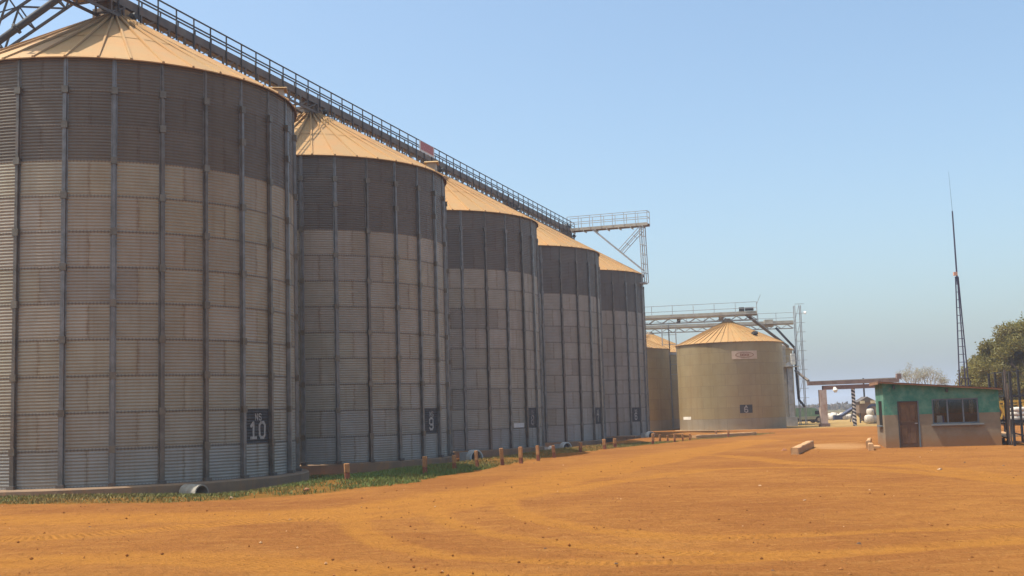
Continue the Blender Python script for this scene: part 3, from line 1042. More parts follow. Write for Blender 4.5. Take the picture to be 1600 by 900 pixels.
# raised conveyors over the far group
def far_conveyor(label, x0, x1, y0, y1, z, tower_x=()):
    L = math.hypot(x1 - x0, y1 - y0)
    t = thing('silo_conveyor', label, 'conveyor', (x0, y0, 0), math.atan2(y1 - y0, x1 - x0))
    MB().box((L / 2, 0, z), (L, 0.5, 0.42)).build('conveyor_casing', M['tan_steel'], t)
    MB().box((L / 2, -0.62, z - 0.1), (L, 0.6, 0.05)).build('walkway_deck', M['pale_steel'], t)
    railing(t, 0, L, -0.92, z - 0.1, z + 1.0, (z + 0.45,), 1.9, 0.018, z - 0.12, 'pale_steel')
    n = int(L / 1.25)
    for y in (-0.25, 0.25):
        MB().beam((0, y, z - 0.62), (L, y, z - 0.62), 0.07, 0.07).build('lower_chord', M['pale_steel'], t)
        web = MB()
        for k in range(n):
            a0, a1 = L * k / n, L * (k + 1) / n
            web.beam((a0, y, z - 0.62), ((a0 + a1) / 2, y, z - 0.2), 0.05, 0.05).beam(((a0 + a1) / 2, y, z - 0.2), (a1, y, z - 0.62), 0.05, 0.05)
        web.build('web_bracing', M['pale_steel'], t)
    return t, L
ZC = 10.75
dy = 2.3
t1, L1 = far_conveyor('nearer pale conveyor running over the logo silo peak', FAR_B.x - 26, FAR_B.x + 2.7, FAR_B.y + dy * 26 / 10.85, FAR_B.y - dy * 2.7 / 10.85, ZC)
for a in (26.0, 22.0, 18.0, 14.0):
    MB().box((a, 0, ZC - 0.42), (0.32, 0.34, 0.42)).build('outlet_box', M['dark_steel'], t1)
MB().tube((26.0, 0, ZC - 0.2), (26.0, 0, H2 + RISE2), 0.24, 0.24, 12).build('down_spout', M['tan_steel'], t1)
MB().box((L1 - 1.4, 0.0, ZC + 0.42), (0.5, 0.4, 0.36)).tube((L1 - 1.1, -0.25, ZC + 0.4), (L1 - 0.3, -0.25, ZC + 0.4), 0.17, 0.17, 12).build('drive_motor', M['spout'], t1)
MB().beam((L1, -0.3, ZC - 0.9), (L1, -0.3, ZC + 1.0), 0.06, 0.06).beam((L1, -0.3, ZC + 0.8), (L1 + 0.4, -0.3, ZC + 1.7), 0.04, 0.04).build('end_post', M['pale_steel'], t1)
Y2 = FAR[3][1]
t2, L2 = far_conveyor('farther pale conveyor running to the ladder tower', FAR_B.x - 26, 30.0, Y2 + 3.2, Y2, ZC + 0.12)
xa = L2 - 2.6
MB().box((xa, -0.1, ZC + 0.1), (0.9, 0.7, 0.8)).build('discharge_box', M['tan_steel'], t2)

# support frames standing on the half-hidden silos
for px_, lab in ((1043, 'left slender support frame under the far conveyors'), (1054, 'right slender support frame under the far conveyors')):
    p = at_y(px_, 600, FAR_B.y + 8.0)
    t = thing('support_frame', lab, 'frame', (p.x, FAR_B.y + 8.0, 0), 0)
    for dx_ in (-0.42, 0.42):
        MB().beam((dx_, 0, 0), (dx_ * 0.8, 0, ZC - 0.3), 0.09, 0.09).build('post', M['pale_steel'], t)
    for q in range(6):
        z = 5.5 + q * 1.0
        MB().beam((-0.42, 0, z), (0.42, 0, z), 0.05, 0.05).build('cross_bar', M['pale_steel'], t)
p = at_y(1047, 553, FAR_B.y + 7.2)
t = thing('service_platform', 'small pale platform between the two far silos', 'platform', (p.x, p.y, 0))
MB().box((0, 0, p.z), (2.2, 1.0, 0.22)).build('deck', M['pale_steel'], t)
for dx_ in (-0.95, 0.95):
    MB().beam((dx_, 0, 0), (dx_, 0, p.z - 0.1), 0.1, 0.1).build('leg', M['pale_steel'], t)

# caged ladder tower at the right end
lt = thing('ladder_tower', 'tall thin ladder tower right of the far silos', 'tower', (30.15, Y2 - 0.2, 0), 0)
TOPZ = ZC + 1.9
for x_ in (0.0, 0.62):
    for y_ in (-0.3, 0.3):
        MB().beam((x_, y_, 0), (x_, y_, TOPZ), 0.075, 0.075).build('upright', M['pale_steel'], lt)
rung = MB().beam((-0.02, -0.34, 0), (1.0, -0.34, 0), 0.045, 0.045).mesh('rung', M['pale_steel'])
for q in range(13):
    link('rung', rung, lt, (0, 0, 0.8 + q * 1.0))
for q in range(6):
    z = 0.8 + q * 2.0
    MB().beam((0, 0.3, z), (0.62, 0.3, z + 2.0), 0.04, 0.04).build('brace', M['pale_steel'], lt)
MB().tube((0.9, -0.4, TOPZ - 0.75), (1.1, -0.5, TOPZ - 0.85), 0.10, 0.16, 10).build('lamp_head', surf('lamp_white', (0.8, 0.8, 0.78), (0.7, 0.7, 0.7), 2, 0.4), lt)
# grain spouts
sp1 = thing('grain_spout', 'dark spout slanting down from the nearer far conveyor', 'spout', (0, 0, 0))
pts = [at_y(1165, 491, FAR_B.y - 0.6), at_y(1208, 524, FAR_B.y + 4), at_y(1231, 541, Y2 - 1.4)]
sp1.location = pts[0]
MB().path([q - pts[0] for q in pts], 0.14, 10).build('pipe', M['dark_steel'], sp1, True)
sp2 = thing('grain_spout', 'dark spout bending down beside the ladder tower', 'spout', (0, 0, 0))
pts = [at_y(1212, 512, Y2 - 0.4), at_y(1241, 543, Y2 - 0.8), at_y(1245, 590, Y2 - 0.8), at_y(1248, 624, Y2 - 0.8), at_y(1257.5, 635.5, Y2 - 0.8)]
sp2.location = pts[0]
MB().path([q - pts[0] for q in pts], 0.13, 10).build('pipe', M['spout'], sp2, True)
sp3 = thing('grain_spout', 'short spout reaching from the tower to the gantry', 'spout', (0, 0, 0))
pts = [at_y(1243, 579, Y2 - 1.0), at_y(1263, 595, 113.5)]
sp3.location = pts[0]
MB().path([q - pts[0] for q in pts], 0.14, 10).build('pipe', M['dark_steel'], sp3, True)
# bucket elevator legs beside the logo silo
for px_, w_, lab, mt in ((1230.5, 0.34, 'thin tan bucket elevator leg beside the logo silo', 'tan_steel'), (1238.0, 0.5, 'wider pale bucket elevator leg near the ladder tower', 'pale_steel')):
    b0 = at_y(px_, 667, 116.5)
    t = thing('elevator_leg', lab, 'elevator', (b0.x, 116.5, 0))
    top = at_y(px_ - 1, 545 if w_ < 0.4 else 573, 116.5).z
    n = 4
    for q in range(n):
        MB().box((0, 0, 0.9 + (top - 0.9) * (q + 0.5) / n), (w_, w_, (top - 0.9) / n - 0.03)).build('leg_casing', M[mt], t)
    MB().box((0, 0, 0.45), (w_ * 1.9, w_ * 1.7, 0.9)).build('boot', M['pale_steel'], t)
    MB().tube((0, -0.2, top + 0.1), (0, 0.2, top + 0.1), w_ * 0.7, w_ * 0.7, 14).build('head', M[mt], t)
b0 = at_y(1232, 573, 116.2)
t = thing('service_platform', 'small railed platform high on the elevator legs', 'platform', (b0.x, 116.2, b0.z))
MB().box((0, 0, 0), (1.9, 1.1, 0.08)).build('deck', M['tan_steel'], t)
railing(t, -0.95, 0.95, -0.55, 0, 1.05, (0.55,), 0.95, 0.018, 0, 'pale_steel')
MB().box((0.5, 0.1, 0.75), (0.4, 0.35, 1.1)).build('gear_box', surf('gear_white', (0.75, 0.72, 0.62), (0.6, 0.57, 0.5), 3, 0.6), t)

# ================================================================ GANTRY AND YARD BEYOND
YG = 108.0
gp = at_y(1288, 666, YG)
rust = surf('rusty_beam', (0.20, 0.13, 0.105), (0.28, 0.19, 0.15), 1.2, 0.85, 0.1, 0.1, 12, (0.14, 0.07, 0.04), 0.5)
t = thing('loading_gantry', 'rusty beam gantry on a pale concrete column behind the hut', 'gantry', (gp.x, YG, 0))
def loc_g(px, py, dy_=0.0):
    return at_y(px, py, YG + dy_) - Vector((gp.x, YG, 0))
a, b = loc_g(1262, 599.5), loc_g(1404, 594)
MB().beam(a, b, 0.45, 0.34).build('top_beam', rust, t)
a, b = loc_g(1262, 597.0, 0.6), loc_g(1404, 590.5, 0.6)
MB().beam(a, b, 0.9, 0.10).build('roof_sheet', M['tan_steel'], t)
a, b = loc_g(1285, 606), loc_g(1388, 602)
MB().beam(a, b, 0.4, 0.38).build('lower_beam', surf('red_oxide_beam', (0.16, 0.085, 0.07), (0.22, 0.12, 0.09), 2, 0.8), t)
a = loc_g(1288, 609)
MB().box((0, 0, a.z / 2), (0.62, 0.55, a.z)).build('column', surf('flaking_column', (0.55, 0.43, 0.36), (0.44, 0.32, 0.25), 1.6, 0.9, 0, 0.2, 12, (0.30, 0.14, 0.08), 0.6), t)
MB().box((0, -0.05, 0.15), (0.85, 0.8, 0.3)).build('column_base', rust, t)
a = loc_g(1332.5, 606)
m, nt, bb = new_mat('hazard_bands')
co = coords(nt, False)
sx = nd(nt, 'ShaderNodeSeparateXYZ', {0: co})
st = mth(nt, 'GREATER_THAN', mth(nt, 'FRACT', mth(nt, 'MULTIPLY', mth(nt, 'MULTIPLY_ADD', sx.outputs[0], 0.55, sx.outputs[2]), 3.1)), 0.42)
nt.links.new(mix(nt, st, (0.62, 0.57, 0.52), (0.035, 0.03, 0.035)), bb.inputs['Base Color'])
bb.inputs['Roughness'].default_value = 0.8
o = MB().tube((0, 0, 0), (0, 0, a.z), 0.17, 0.17, 10).build('striped_post', m, t)
o.location = (a.x, 0, 0)
a = loc_g(1385, 602)
o = MB().box((0, 0, a.z / 2), (0.35, 0.35, a.z)).build('column', rust, t)
o.location = (a.x, 0, 0)
a = loc_g(1304, 609, -0.3)
lm = MB().tube((0, 0, 0.25), (0.05, -0.05, -0.05), 0.10, 0.24, 12).tube((0.06, -0.06, -0.05), (0.03, -0.1, -0.22), 0.20, 0.12, 12).build('flood_lamp', surf('lamp_shell', (0.78, 0.75, 0.66), (0.7, 0.66, 0.58), 3, 0.5), t)
lm.location = a
a = loc_g(1404, 590)
o = MB().box((0, 0, 0.12), (0.4, 0.4, 0.5)).build('end_motor', rust, t)
o.location = a

# raised hopper bin
YH = 124.0
hp = at_y(1353, 660, YH)
t = thing('hopper_bin', 'brown raised hopper bin with gabled top behind the striped post', 'hopper', (hp.x, YH, 0))
za, zb_ = at_y(1353, 645, YH).z, at_y(1353, 628, YH).z
bw = 1.72
hop = surf('hopper_brown', (0.25, 0.17, 0.11), (0.19, 0.13, 0.09), 1.5, 0.8, 0.1, stain=(0.3, 0.25, 0.2), stain_amt=0.3)
MB().box((0, 0, (za + zb_) / 2), (bw, bw, zb_ - za)).build('bin_body', hop, t)
cone = MB().box((0, 0, za - 0.45), (bw, bw, 0.9), taper=1.0)
for q in range(4):
    x_, y_, z_ = cone.v[q]
    cone.v[q] = (x_ * 0.25, y_ * 0.25, z_)
cone.build('bin_cone', hop, t)
rf = MB()
e = bw / 2 + 0.15
rf.quad((-e, -e, zb_), (0, -e, zb_ + 0.55), (0, e, zb_ + 0.55), (-e, e, zb_)).quad((0, -e, zb_ + 0.55), (e, -e, zb_), (e, e, zb_), (0, e, zb_ + 0.55)).quad((-e, -e, zb_), (e, -e, zb_), (0, -e, zb_ + 0.55)).quad((e, e, zb_), (-e, e, zb_), (0, e, zb_ + 0.55))
rf.build('bin_roof', M['dark_steel'], t)
for sx_ in (-0.55, 0.55):
    MB().box((sx_, -e - 0.02, zb_ - 0.02), (0.5, 0.05, 0.28)).build('eave_flap', surf('pale_flap', (0.8, 0.68, 0.42), (0.7, 0.58, 0.36), 3, 0.7), t)  # pale flaps below the bin roof edge
MB().beam((0, 0, zb_ + 0.5), (0, 0, zb_ + 2.5), 0.14, 0.14).build('feed_pipe', M['rail_steel'], t)
for sx_ in (-0.8, 0.8):
    for sy_ in (-0.8, 0.8):
        MB().beam((sx_, sy_, 0), (sx_, sy_, za), 0.12, 0.12).build('leg', M['rail_steel'], t)
MB().beam((-0.8, -0.8, 0.2), (0.8, -0.8, za - 0.1), 0.08, 0.08).build('brace', M['rail_steel'], t)

# bag piles
white_bag = surf('white_woven_bag', (0.60, 0.56, 0.48), (0.48, 0.42, 0.34), 2.5, 0.8, 0, 0.3, 8, (0.42, 0.28, 0.17), 0.45)
def sack_mesh(name, lx, ly, lz):
    mb = MB()
    nu, nv = 10, 6
    for j in range(nv + 1):
        ph_ = -PI / 2 + PI * j / nv
        for i_ in range(nu):
            th_ = 2 * PI * i_ / nu
            f_ = lambda v_, e_: math.copysign(abs(v_) ** e_, v_)
            mb.v.append((lx / 2 * f_(math.cos(ph_), 0.5) * f_(math.cos(th_), 0.45), ly / 2 * f_(math.cos(ph_), 0.5) * f_(math.sin(th_), 0.45), lz / 2 + lz / 2 * f_(math.sin(ph_), 0.75)))
    for j in range(nv):
        for i_ in range(nu):
            k_ = (i_ + 1) % nu
            mb.f.append((j * nu + i_, j * nu + k_, (j + 1) * nu + k_, (j + 1) * nu + i_))
    return mb.mesh(name, white_bag, True)
sack_me = sack_mesh('sack', 0.95, 0.6, 0.30)
big_me = sack_mesh('bulk_bag', 0.9, 0.9, 0.95)
def place(name, me, x, y, z, rz, label, cat, group, scl=1.0):
    o = link(name, me, None, (x, y, z), rz)
    o.scale = (scl, scl, scl)
    return tag(o, label, cat, group)
# loose bags lying far out on the pale yard
rr = random.Random(5)
for q in range(12):
    px_ = rr.uniform(1296, 1330)
    Yq = rr.uniform(150, 172)
    p = at_y(px_, 655, Yq)
    place('bulk_bag', big_me, p.x, Yq, 0.0, rr.uniform(0, 3), 'pale bulk bag among the heap scattered far out beyond the gantry', 'bag', 'bags scattered on the far yard', rr.uniform(0.6, 0.95))
names_ = ['leftmost white bag beside the hopper legs', 'white bag with a slumped top beside the hopper', 'rightmost white bag next to the hut wall', 'white bag stacked on top beside the hopper']
for q, (px_, dz_, Yq) in enumerate(((1358.5, 0, 116), (1365, 0, 116.6), (1371, 0, 117), (1361, 0.8, 116.4))):
    p = at_y(px_, 665, Yq)
    place('bulk_bag', big_me, p.x, Yq, dz_, 0.3 * q, names_[q], 'bag', None, 0.95 - 0.07 * q)

# dark blue bagging auger between the posts
au = at_y(1322, 660, 132)
t = thing('grain_auger', 'dark blue inclined auger standing among the far bags', 'auger', (au.x, 132, 0))
blue = surf('dark_blue_paint', (0.03, 0.045, 0.10), (0.05, 0.06, 0.11), 3, 0.5, 0.2)
MB().tube((-0.9, 0, 0.5), (1.7, 0, 2.0), 0.2, 0.2, 10).build('auger_tube', blue, t)
MB().box((-0.9, 0, 0.55), (0.9, 0.7, 0.5)).build('intake', blue, t)
MB().beam((0.6, -0.4, 0), (0.9, 0, 1.5), 0.08, 0.08).beam((0.6, 0.4, 0), (0.9, 0, 1.5), 0.08, 0.08).build('stand', blue, t)
au = at_y(1366, 655, 119.5)
t = thing('spoked_wheel_hose', 'dark blue hose reel behind the white bags', 'hose reel', (au.x, 119.5, 0))
MB().ring((0, 0, 1.25), (0.25, 1, 0), 0.72, 0.46, 0.3, 24).build('reel', blue, t)
MB().beam((-0.5, 0, 0), (0, 0, 1.25), 0.09, 0.09).beam((0.5, 0, 0), (0, 0, 1.25), 0.09, 0.09).build('stand', blue, t)

# canvas-topped lorry behind the far silos
YT = 134.0
tp = at_y(1260, 666, YT)
t = thing('parked_lorry', 'pale green canvas-covered lorry half hidden behind the far silos', 'lorry', (tp.x, YT, 0), 0.12)
can = surf('green_canvas', (0.16, 0.30, 0.18), (0.22, 0.35, 0.22), 1.5, 0.85, 0, 0.2, 6, (0.4, 0.36, 0.24), 0.4)
body = surf('lorry_dusty_body', (0.40, 0.42, 0.28), (0.34, 0.33, 0.22), 1.5, 0.6)
mb = MB()
prof = [(-2.4, 0.75), (-2.4, 1.55), (-2.2, 1.72), (0.7, 1.70), (0.95, 1.55), (1.5, 0.75)]
n = len(prof)
for y_ in (-0.95, 0.95):
    mb.v += [(x_, y_, z_) for x_, z_ in prof]
for q in range(n):
    q2 = (q + 1) % n
    mb.f.append((q, q2, n + q2, n + q))
mb.f += [tuple(range(n))[::-1], tuple(range(n, 2 * n))]
mb.build('canvas_cover', can, t)
MB().box((-0.35, 0, 0.62), (3.9, 1.86, 0.40)).build('body', body, t)
glass = surf('dark_glass', (0.02, 0.025, 0.03), (0.03, 0.035, 0.04), 2, 0.12)
MB().box((0.98, -0.965, 1.15), (0.5, 0.03, 0.4)).build('side_window', glass, t)
for x_ in (-1.55, 1.15):
    for y_ in (-0.85, 0.85):
        w = MB().tube((x_, y_ - 0.12, 0.38), (x_, y_ + 0.12, 0.38), 0.38, 0.38, 20).build('wheel', M['spout'], t)
        MB().tube((x_, y_ - 0.135, 0.38), (x_, y_ + 0.135, 0.38), 0.18, 0.18, 14).build('rim', M['tan_steel'], w)
MB().box((-0.2, -0.9, 0.30), (1.8, 0.1, 0.22)).build('side_skirt', M['spout'], t)

# ================================================================ HUT
HB = on_ground(1385, 700)
HYAW = math.radians(-11.0)
hut = thing('guard_hut', 'small green and brown hut with wooden door and wide window', 'hut', HB, HYAW)
HW, HD = 4.72, 3.1
ZL, ZR = 2.78, 2.36
def hut_paint():
    m, nt, b = new_mat('two_tone_wall_paint')
    co = coords(nt, False)
    s = nd(nt, 'ShaderNodeSeparateXYZ', {0: co})
    n1 = noise(nt, co, 1.6, 6.0, 0.65)
    n2 = noise(nt, co, 5.0, 6.0, 0.7)
    green = mix(nt, ramp(nt, n1, 0.38, 0.66), (0.03, 0.155, 0.105), (0.105, 0.235, 0.165))
    green = mix(nt, mth(nt, 'MULTIPLY', ramp(nt, n2, 0.52, 0.70), 0.6), green, (0.17, 0.21, 0.145))
    brown = mix(nt, ramp(nt, n1, 0.35, 0.65), (0.185, 0.14, 0.09), (0.225, 0.17, 0.11))
    edge = mth(nt, 'MULTIPLY_ADD', n2, 0.02, 1.40)
    col = mix(nt, mth(nt, 'GREATER_THAN', s.outputs[2], edge), brown, green)
    splash = ramp(nt, mth(nt, 'MULTIPLY_ADD', n1, 0.5, s.outputs[2]), 0.95, 0.35)
    col = mix(nt, mth(nt, 'MULTIPLY', splash, 0.8), col, (0.26, 0.125, 0.042))
    nt.links.new(col, b.inputs['Base Color'])
    b.inputs['Roughness'].default_value = 0.85
    bump(nt, b, n2, 0.25, 0.02)
    return m
M['hut'] = hut_paint()
ztop = lambda x: ZL + (ZR - ZL) * x / HW
def wall_prism(mb, x0, x1, y0, y1, z0, z1a, z1b):
    n = len(mb.v)
    mb.v += [(x0, y0, z0), (x1, y0, z0), (x1, y1, z0), (x0, y1, z0), (x0, y0, z1a), (x1, y0, z1b), (x1, y1, z1b), (x0, y1, z1a)]
    mb.f += [(n + 3, n + 2, n + 1, n), (n + 4, n + 5, n + 6, n + 7), (n, n + 1, n + 5, n + 4), (n + 1, n + 2, n + 6, n + 5), (n + 2, n + 3, n + 7, n + 6), (n + 3, n, n + 4, n + 7)]
TW = 0.2
DX0, DX1, DZ = 0.56, 1.44, 1.99
WX0, WX1, WZ0, WZ1 = 1.98, 3.88, 0.97, 2.05
fw = MB()
ZBASE = -0.4
wall_prism(fw, 0, DX0, 0, TW, ZBASE, ztop(0), ztop(DX0))
wall_prism(fw, DX0, DX1, 0, TW, DZ, ztop(DX0), ztop(DX1))
wall_prism(fw, DX1, WX0, 0, TW, ZBASE, ztop(DX1), ztop(WX0))
wall_prism(fw, WX0, WX1, 0, TW, ZBASE, WZ0, WZ0)
wall_prism(fw, WX0, WX1, 0, TW, WZ1, ztop(WX0), ztop(WX1))
wall_prism(fw, WX1, HW, 0, TW, ZBASE, ztop(WX1), ztop(HW))
fw.build('front_wall', M['hut'], hut)
LY0, LY1, LZ0, LZ1 = 0.75, 2.1, 0.95, 2.02
lw = MB()
wall_prism(lw, 0, TW, TW, LY0, ZBASE, ZL, ztop(TW))
wall_prism(lw, 0, TW, LY0, LY1, ZBASE, LZ0, LZ0)
wall_prism(lw, 0, TW, LY0, LY1, LZ1, ZL, ztop(TW))
wall_prism(lw, 0, TW, LY1, HD - TW, ZBASE, ZL, ztop(TW))
lw.build('side_wall', M['hut'], hut)
rw = MB()
wall_prism(rw, HW - TW, HW, TW, HD - TW, ZBASE, ztop(HW - TW), ZR)
rw.build('side_wall', M['hut'], hut)
bw_ = MB()
wall_prism(bw_, 0, HW, HD - TW, HD, ZBASE, ZL, ZR)
bw_.build('rear_wall', M['hut'], hut)
MB().box((HW / 2, HD / 2, 0.02), (HW - 2 * TW, HD - 2 * TW, 0.1)).build('floor', M['concrete'], hut)
# corrugated roof in sheets
rust_roof = surf('rust_stained_roof', (0.30, 0.16, 0.085), (0.22, 0.12, 0.07), 2, 0.8, 0.1, 0.1, 12, (0.38, 0.25, 0.15), 0.4)
nsh = 6
x_a, x_b = -0.22, HW + 0.10
zr = lambda x: ztop(x) + 0.05
for q in range(nsh):
    xa, xb = x_a + (x_b - x_a) * q / nsh, x_a + (x_b - x_a) * (q + 1) / nsh + 0.04
    mb = MB()
    ny = 40
    for j in range(ny + 1):
        y_ = -0.26 + (HD + 0.5) * j / ny
        wv = 0.018 * math.cos(j * PI / 2)
        lift = 0.004 * (q % 2)
        for x_ in (xa, xb):
            mb.v.append((x_, y_, zr(x_) + wv + lift))
    for j in range(ny):
        mb.f.append((2 * j, 2 * j + 1, 2 * j + 3, 2 * j + 2))
    mb.build('roof_sheet', rust_roof, hut)
MB().beam((x_a, -0.22, zr(x_a) - 0.03), (x_b, -0.22, zr(x_b) - 0.03), 0.03, 0.05).build('fascia', rust_roof, hut)
MB().beam((x_a + 0.02, -0.2, zr(x_a) - 0.06), (x_a + 0.02, HD + 0.2, zr(x_a) - 0.06), 0.035, 0.09).build('fascia', rust_roof, hut)
for x_ in (0.45, 2.62):
    MB().box((x_, -0.1, ztop(x_) - 0.14), (0.07, 0.2, 0.16)).build('rafter_end', M['rail_steel'], hut)
# door
frame_blue = surf('grey_blue_frame', (0.085, 0.11, 0.13), (0.12, 0.14, 0.15), 4, 0.6)
wood = surf('varnished_wood', (0.165, 0.082, 0.03), (0.11, 0.053, 0.02), 2.0, 0.6, 0, 0.15, 10, (0.08, 0.035, 0.015), 0.6)
dark_wood = surf('worn_dark_wood', (0.075, 0.036, 0.016), (0.11, 0.05, 0.02), 3.0, 0.55)
dr = MB().box(((DX0 + DX1) / 2, 0.10, DZ / 2 - 0.01), (DX1 - DX0 - 0.10, 0.05, DZ - 0.06)).build('door', wood, hut)
for (cx_, cz_, sx_, sz_) in ((0.80, 1.50, 0.24, 0.66), (1.17, 1.50, 0.24, 0.66), (0.80, 0.52, 0.24, 0.70), (1.17, 0.52, 0.24, 0.70)):
    bevel(MB().box((cx_, 0.068, cz_), (sx_, 0.03, sz_)).build('door_panel', wood, dr), 0.012, 1)
MB().box((0.985, 0.066, 0.62), (0.13, 0.02, 0.90)).build('worn_strip', dark_wood, dr)
MB().box((0.985, 0.064, 1.02), (0.66, 0.024, 0.13)).build('lock_rail', dark_wood, dr)
MB().tube((1.34, 0.07, 1.03), (1.34, -0.01, 1.03), 0.02, 0.02, 8).beam((1.35, 0.0, 1.03), (1.24, 0.0, 1.03), 0.02, 0.025).build('handle', M['pale_steel'], dr)
for x_ in (DX0 + 0.022, DX1 - 0.022):
    MB().box((x_, 0.05, DZ / 2), (0.05, 0.14, DZ)).build('door_frame', frame_blue if x_ > 1 else M['rail_steel'], hut)
MB().box(((DX0 + DX1) / 2, 0.05, DZ - 0.022), (DX1 - DX0 - 0.1, 0.14, 0.05)).build('door_frame', M['rail_steel'], hut)
# window: three panes
m, nt, b = new_mat('window_glass')
nt.nodes.remove(b)
out = [n for n in nt.nodes if n.type == 'OUTPUT_MATERIAL'][0]
tr_ = nd(nt, 'ShaderNodeBsdfTransparent', {'Color': (0.75, 0.8, 0.8, 1)})
gl_ = nd(nt, 'ShaderNodeBsdfGlossy', {'Roughness': 0.03})
fr_ = nd(nt, 'ShaderNodeFresnel', {'IOR': 1.5})
ms_ = nd(nt, 'ShaderNodeMixShader', {0: fr_.outputs[0], 1: tr_.outputs[0], 2: gl_.outputs[0]})
nt.links.new(ms_.outputs[0], out.inputs[0])
M['glass'] = m
win = MB().box(((WX0 + WX1) / 2, 0.08, WZ0 + 0.03), (WX1 - WX0, 0.10, 0.06)).build('window', frame_blue, hut)
WD = WX1 - WX0
for x_ in (WX0 + 0.03, WX0 + WD * 0.335, WX0 + WD * 0.672, WX1 - 0.03):
    MB().box((x_, 0.08, (WZ0 + WZ1) / 2 + 0.015), (0.06, 0.09, WZ1 - WZ0 - 0.10)).build('frame', frame_blue, win)
MB().box(((WX0 + WX1) / 2, 0.08, WZ1 - 0.03), (WD, 0.10, 0.06)).build('frame', frame_blue, win)
for q in range(3):
    xa, xb = WX0 + WD * (0.0, 0.335, 0.672)[q] + 0.03, WX0 + WD * (0.335, 0.672, 1.0)[q] - 0.03
    MB().box(((xa + xb) / 2, 0.085, (WZ0 + WZ1) / 2), (xb - xa, 0.006, WZ1 - WZ0 - 0.1)).build('pane', M['glass'], win)
MB().box(((WX0 + WX1) / 2 + 0.05, -0.055, WZ0 - 0.035), (WD + 0.22, 0.17, 0.06)).build('sill', surf('blue_grey_sill', (0.13, 0.15, 0.16), (0.18, 0.18, 0.165), 4, 0.7), win)
curt = surf('lace_curtain', (0.42, 0.33, 0.20), (0.25, 0.19, 0.12), 9, 0.9)
for x_ in (WX0 + 0.25, WX1 - 0.25):
    mb = MB()
    for j in range(9):
        xx = x_ - 0.09 + 0.18 * j / 8
        yy = 0.24 + 0.02 * math.cos(j * PI / 2)
        mb.v += [(xx, yy, WZ0 + 0.45), (xx, yy, WZ1 - 0.05)]
    for j in range(8):
        mb.f.append((2 * j, 2 * j + 2, 2 * j + 3, 2 * j + 1))
    mb.build('curtain', curt, win)
ow = HB + Vector((math.cos(HYAW), math.sin(HYAW), 0)) * (WX0 + 0.33) + Vector((-math.sin(HYAW), math.cos(HYAW), 0)) * 0.33 + Vector((0, 0, WZ0 + 0.0))
bx_ = thing('paper_box', 'white box with blue side standing inside the hut window', 'box', ow, HYAW)
MB().box((0, 0, 0.18), (0.22, 0.12, 0.36)).build('box_body', surf('white_paper', (0.78, 0.77, 0.75), (0.7, 0.7, 0.7), 3, 0.8), bx_)
MB().box((0.15, 0.01, 0.17), (0.07, 0.12, 0.34)).build('blue_side', surf('blue_card', (0.10, 0.12, 0.32), (0.12, 0.14, 0.35), 3, 0.8), bx_)
MB().box((HW / 2 + 0.4, 0.45, WZ0 - 0.06), (WD, 0.45, 0.05)).build('inner_counter', dark_wood, hut)
# barred side opening
for q in range(5):
    MB().box((0.02, LY0 + (LY1 - LY0) * (q + 0.5) / 5, (LZ0 + LZ1) / 2), (0.03, 0.03, LZ1 - LZ0)).build('window_bar', M['rail_steel'], hut)
MB().box((0.11, (LY0 + LY1) / 2, (LZ0 + LZ1) / 2), (0.006, LY1 - LY0, LZ1 - LZ0)).build('side_pane', M['glass'], hut)
MB().box((-0.05, (LY0 + LY1) / 2, LZ0 - 0.03), (0.14, LY1 - LY0 + 0.1, 0.05)).build('side_sill', frame_blue, hut)
# step at the hut corner
stp = MB().box((0, 0, 0.0), (0.5, 1.1, 0.30)).build('concrete_step', M['kerb'])
q_ = HB + Vector((-0.33, 0.75, -0.05))
stp.location = q_
stp.rotation_euler = (0, 0, HYAW)
tag(bevel(stp, 0.03), 'low dusty concrete step against the left wall of the hut', 'step')
# kerbs
def kerb(p0, p1, w, h, label):
    p0, p1 = Vector(p0), Vector(p1)
    d = p1 - p0
    L = math.hypot(d.x, d.y)
    mb = MB()
    n = max(2, int(L / 0.35))
    rr = random.Random(len(label))
    prof = [(-w / 2, -0.15), (-w / 2, h - 0.03), (-w / 2 + 0.03, h), (w / 2 - 0.03, h), (w / 2, h - 0.03), (w / 2, -0.15)]
    for k in range(n + 1):
        for (y_, z_) in prof:
            j_ = 0.012
            mb.v.append((L * k / n + rr.uniform(-j_, j_), y_ + rr.uniform(-j_, j_), z_ + d.z * k / n + rr.uniform(-j_, j_)))
    np_ = len(prof)
    for k in range(n):
        for q in range(np_ - 1):
            mb.f.append((k * np_ + q + 1, k * np_ + q, (k + 1) * np_ + q, (k + 1) * np_ + q + 1))
    mb.f.append(tuple(range(np_)))
    mb.f.append(tuple(n * np_ + q for q in range(np_))[::-1])
    o = mb.build('concrete_kerb', M['kerb'])
    o.location = p0
    o.rotation_euler = (0, 0, math.atan2(d.y, d.x))
    return tag(o, label, 'kerb')
k0 = on_ground(1242, 710)
k1 = at_y(1266.5, 692.5, 54.6)
k1.z = float(zg(k1.x, k1.y)) + 0.04
kerb(k0, k1, 0.30, 0.27, 'long loose concrete kerb lying left of the dusty patch')
k0 = on_ground(1361.5, 704)
km = at_y(1360.0, 696, k0.y + 1.7)
kz = lambda p: Vector((p.x, p.y, float(zg(p.x, p.y))))
kerb(kz(k0), kz(km), 0.20, 0.27, 'short broken kerb nearest the camera beside the hut')
ke = at_y(1359.0, 690, k0.y + 4.0)
kerb(kz(km) + Vector((-0.06, 0.12, 0.0)), kz(ke), 0.17, 0.36, 'short upright kerb just behind the broken one beside the hut')

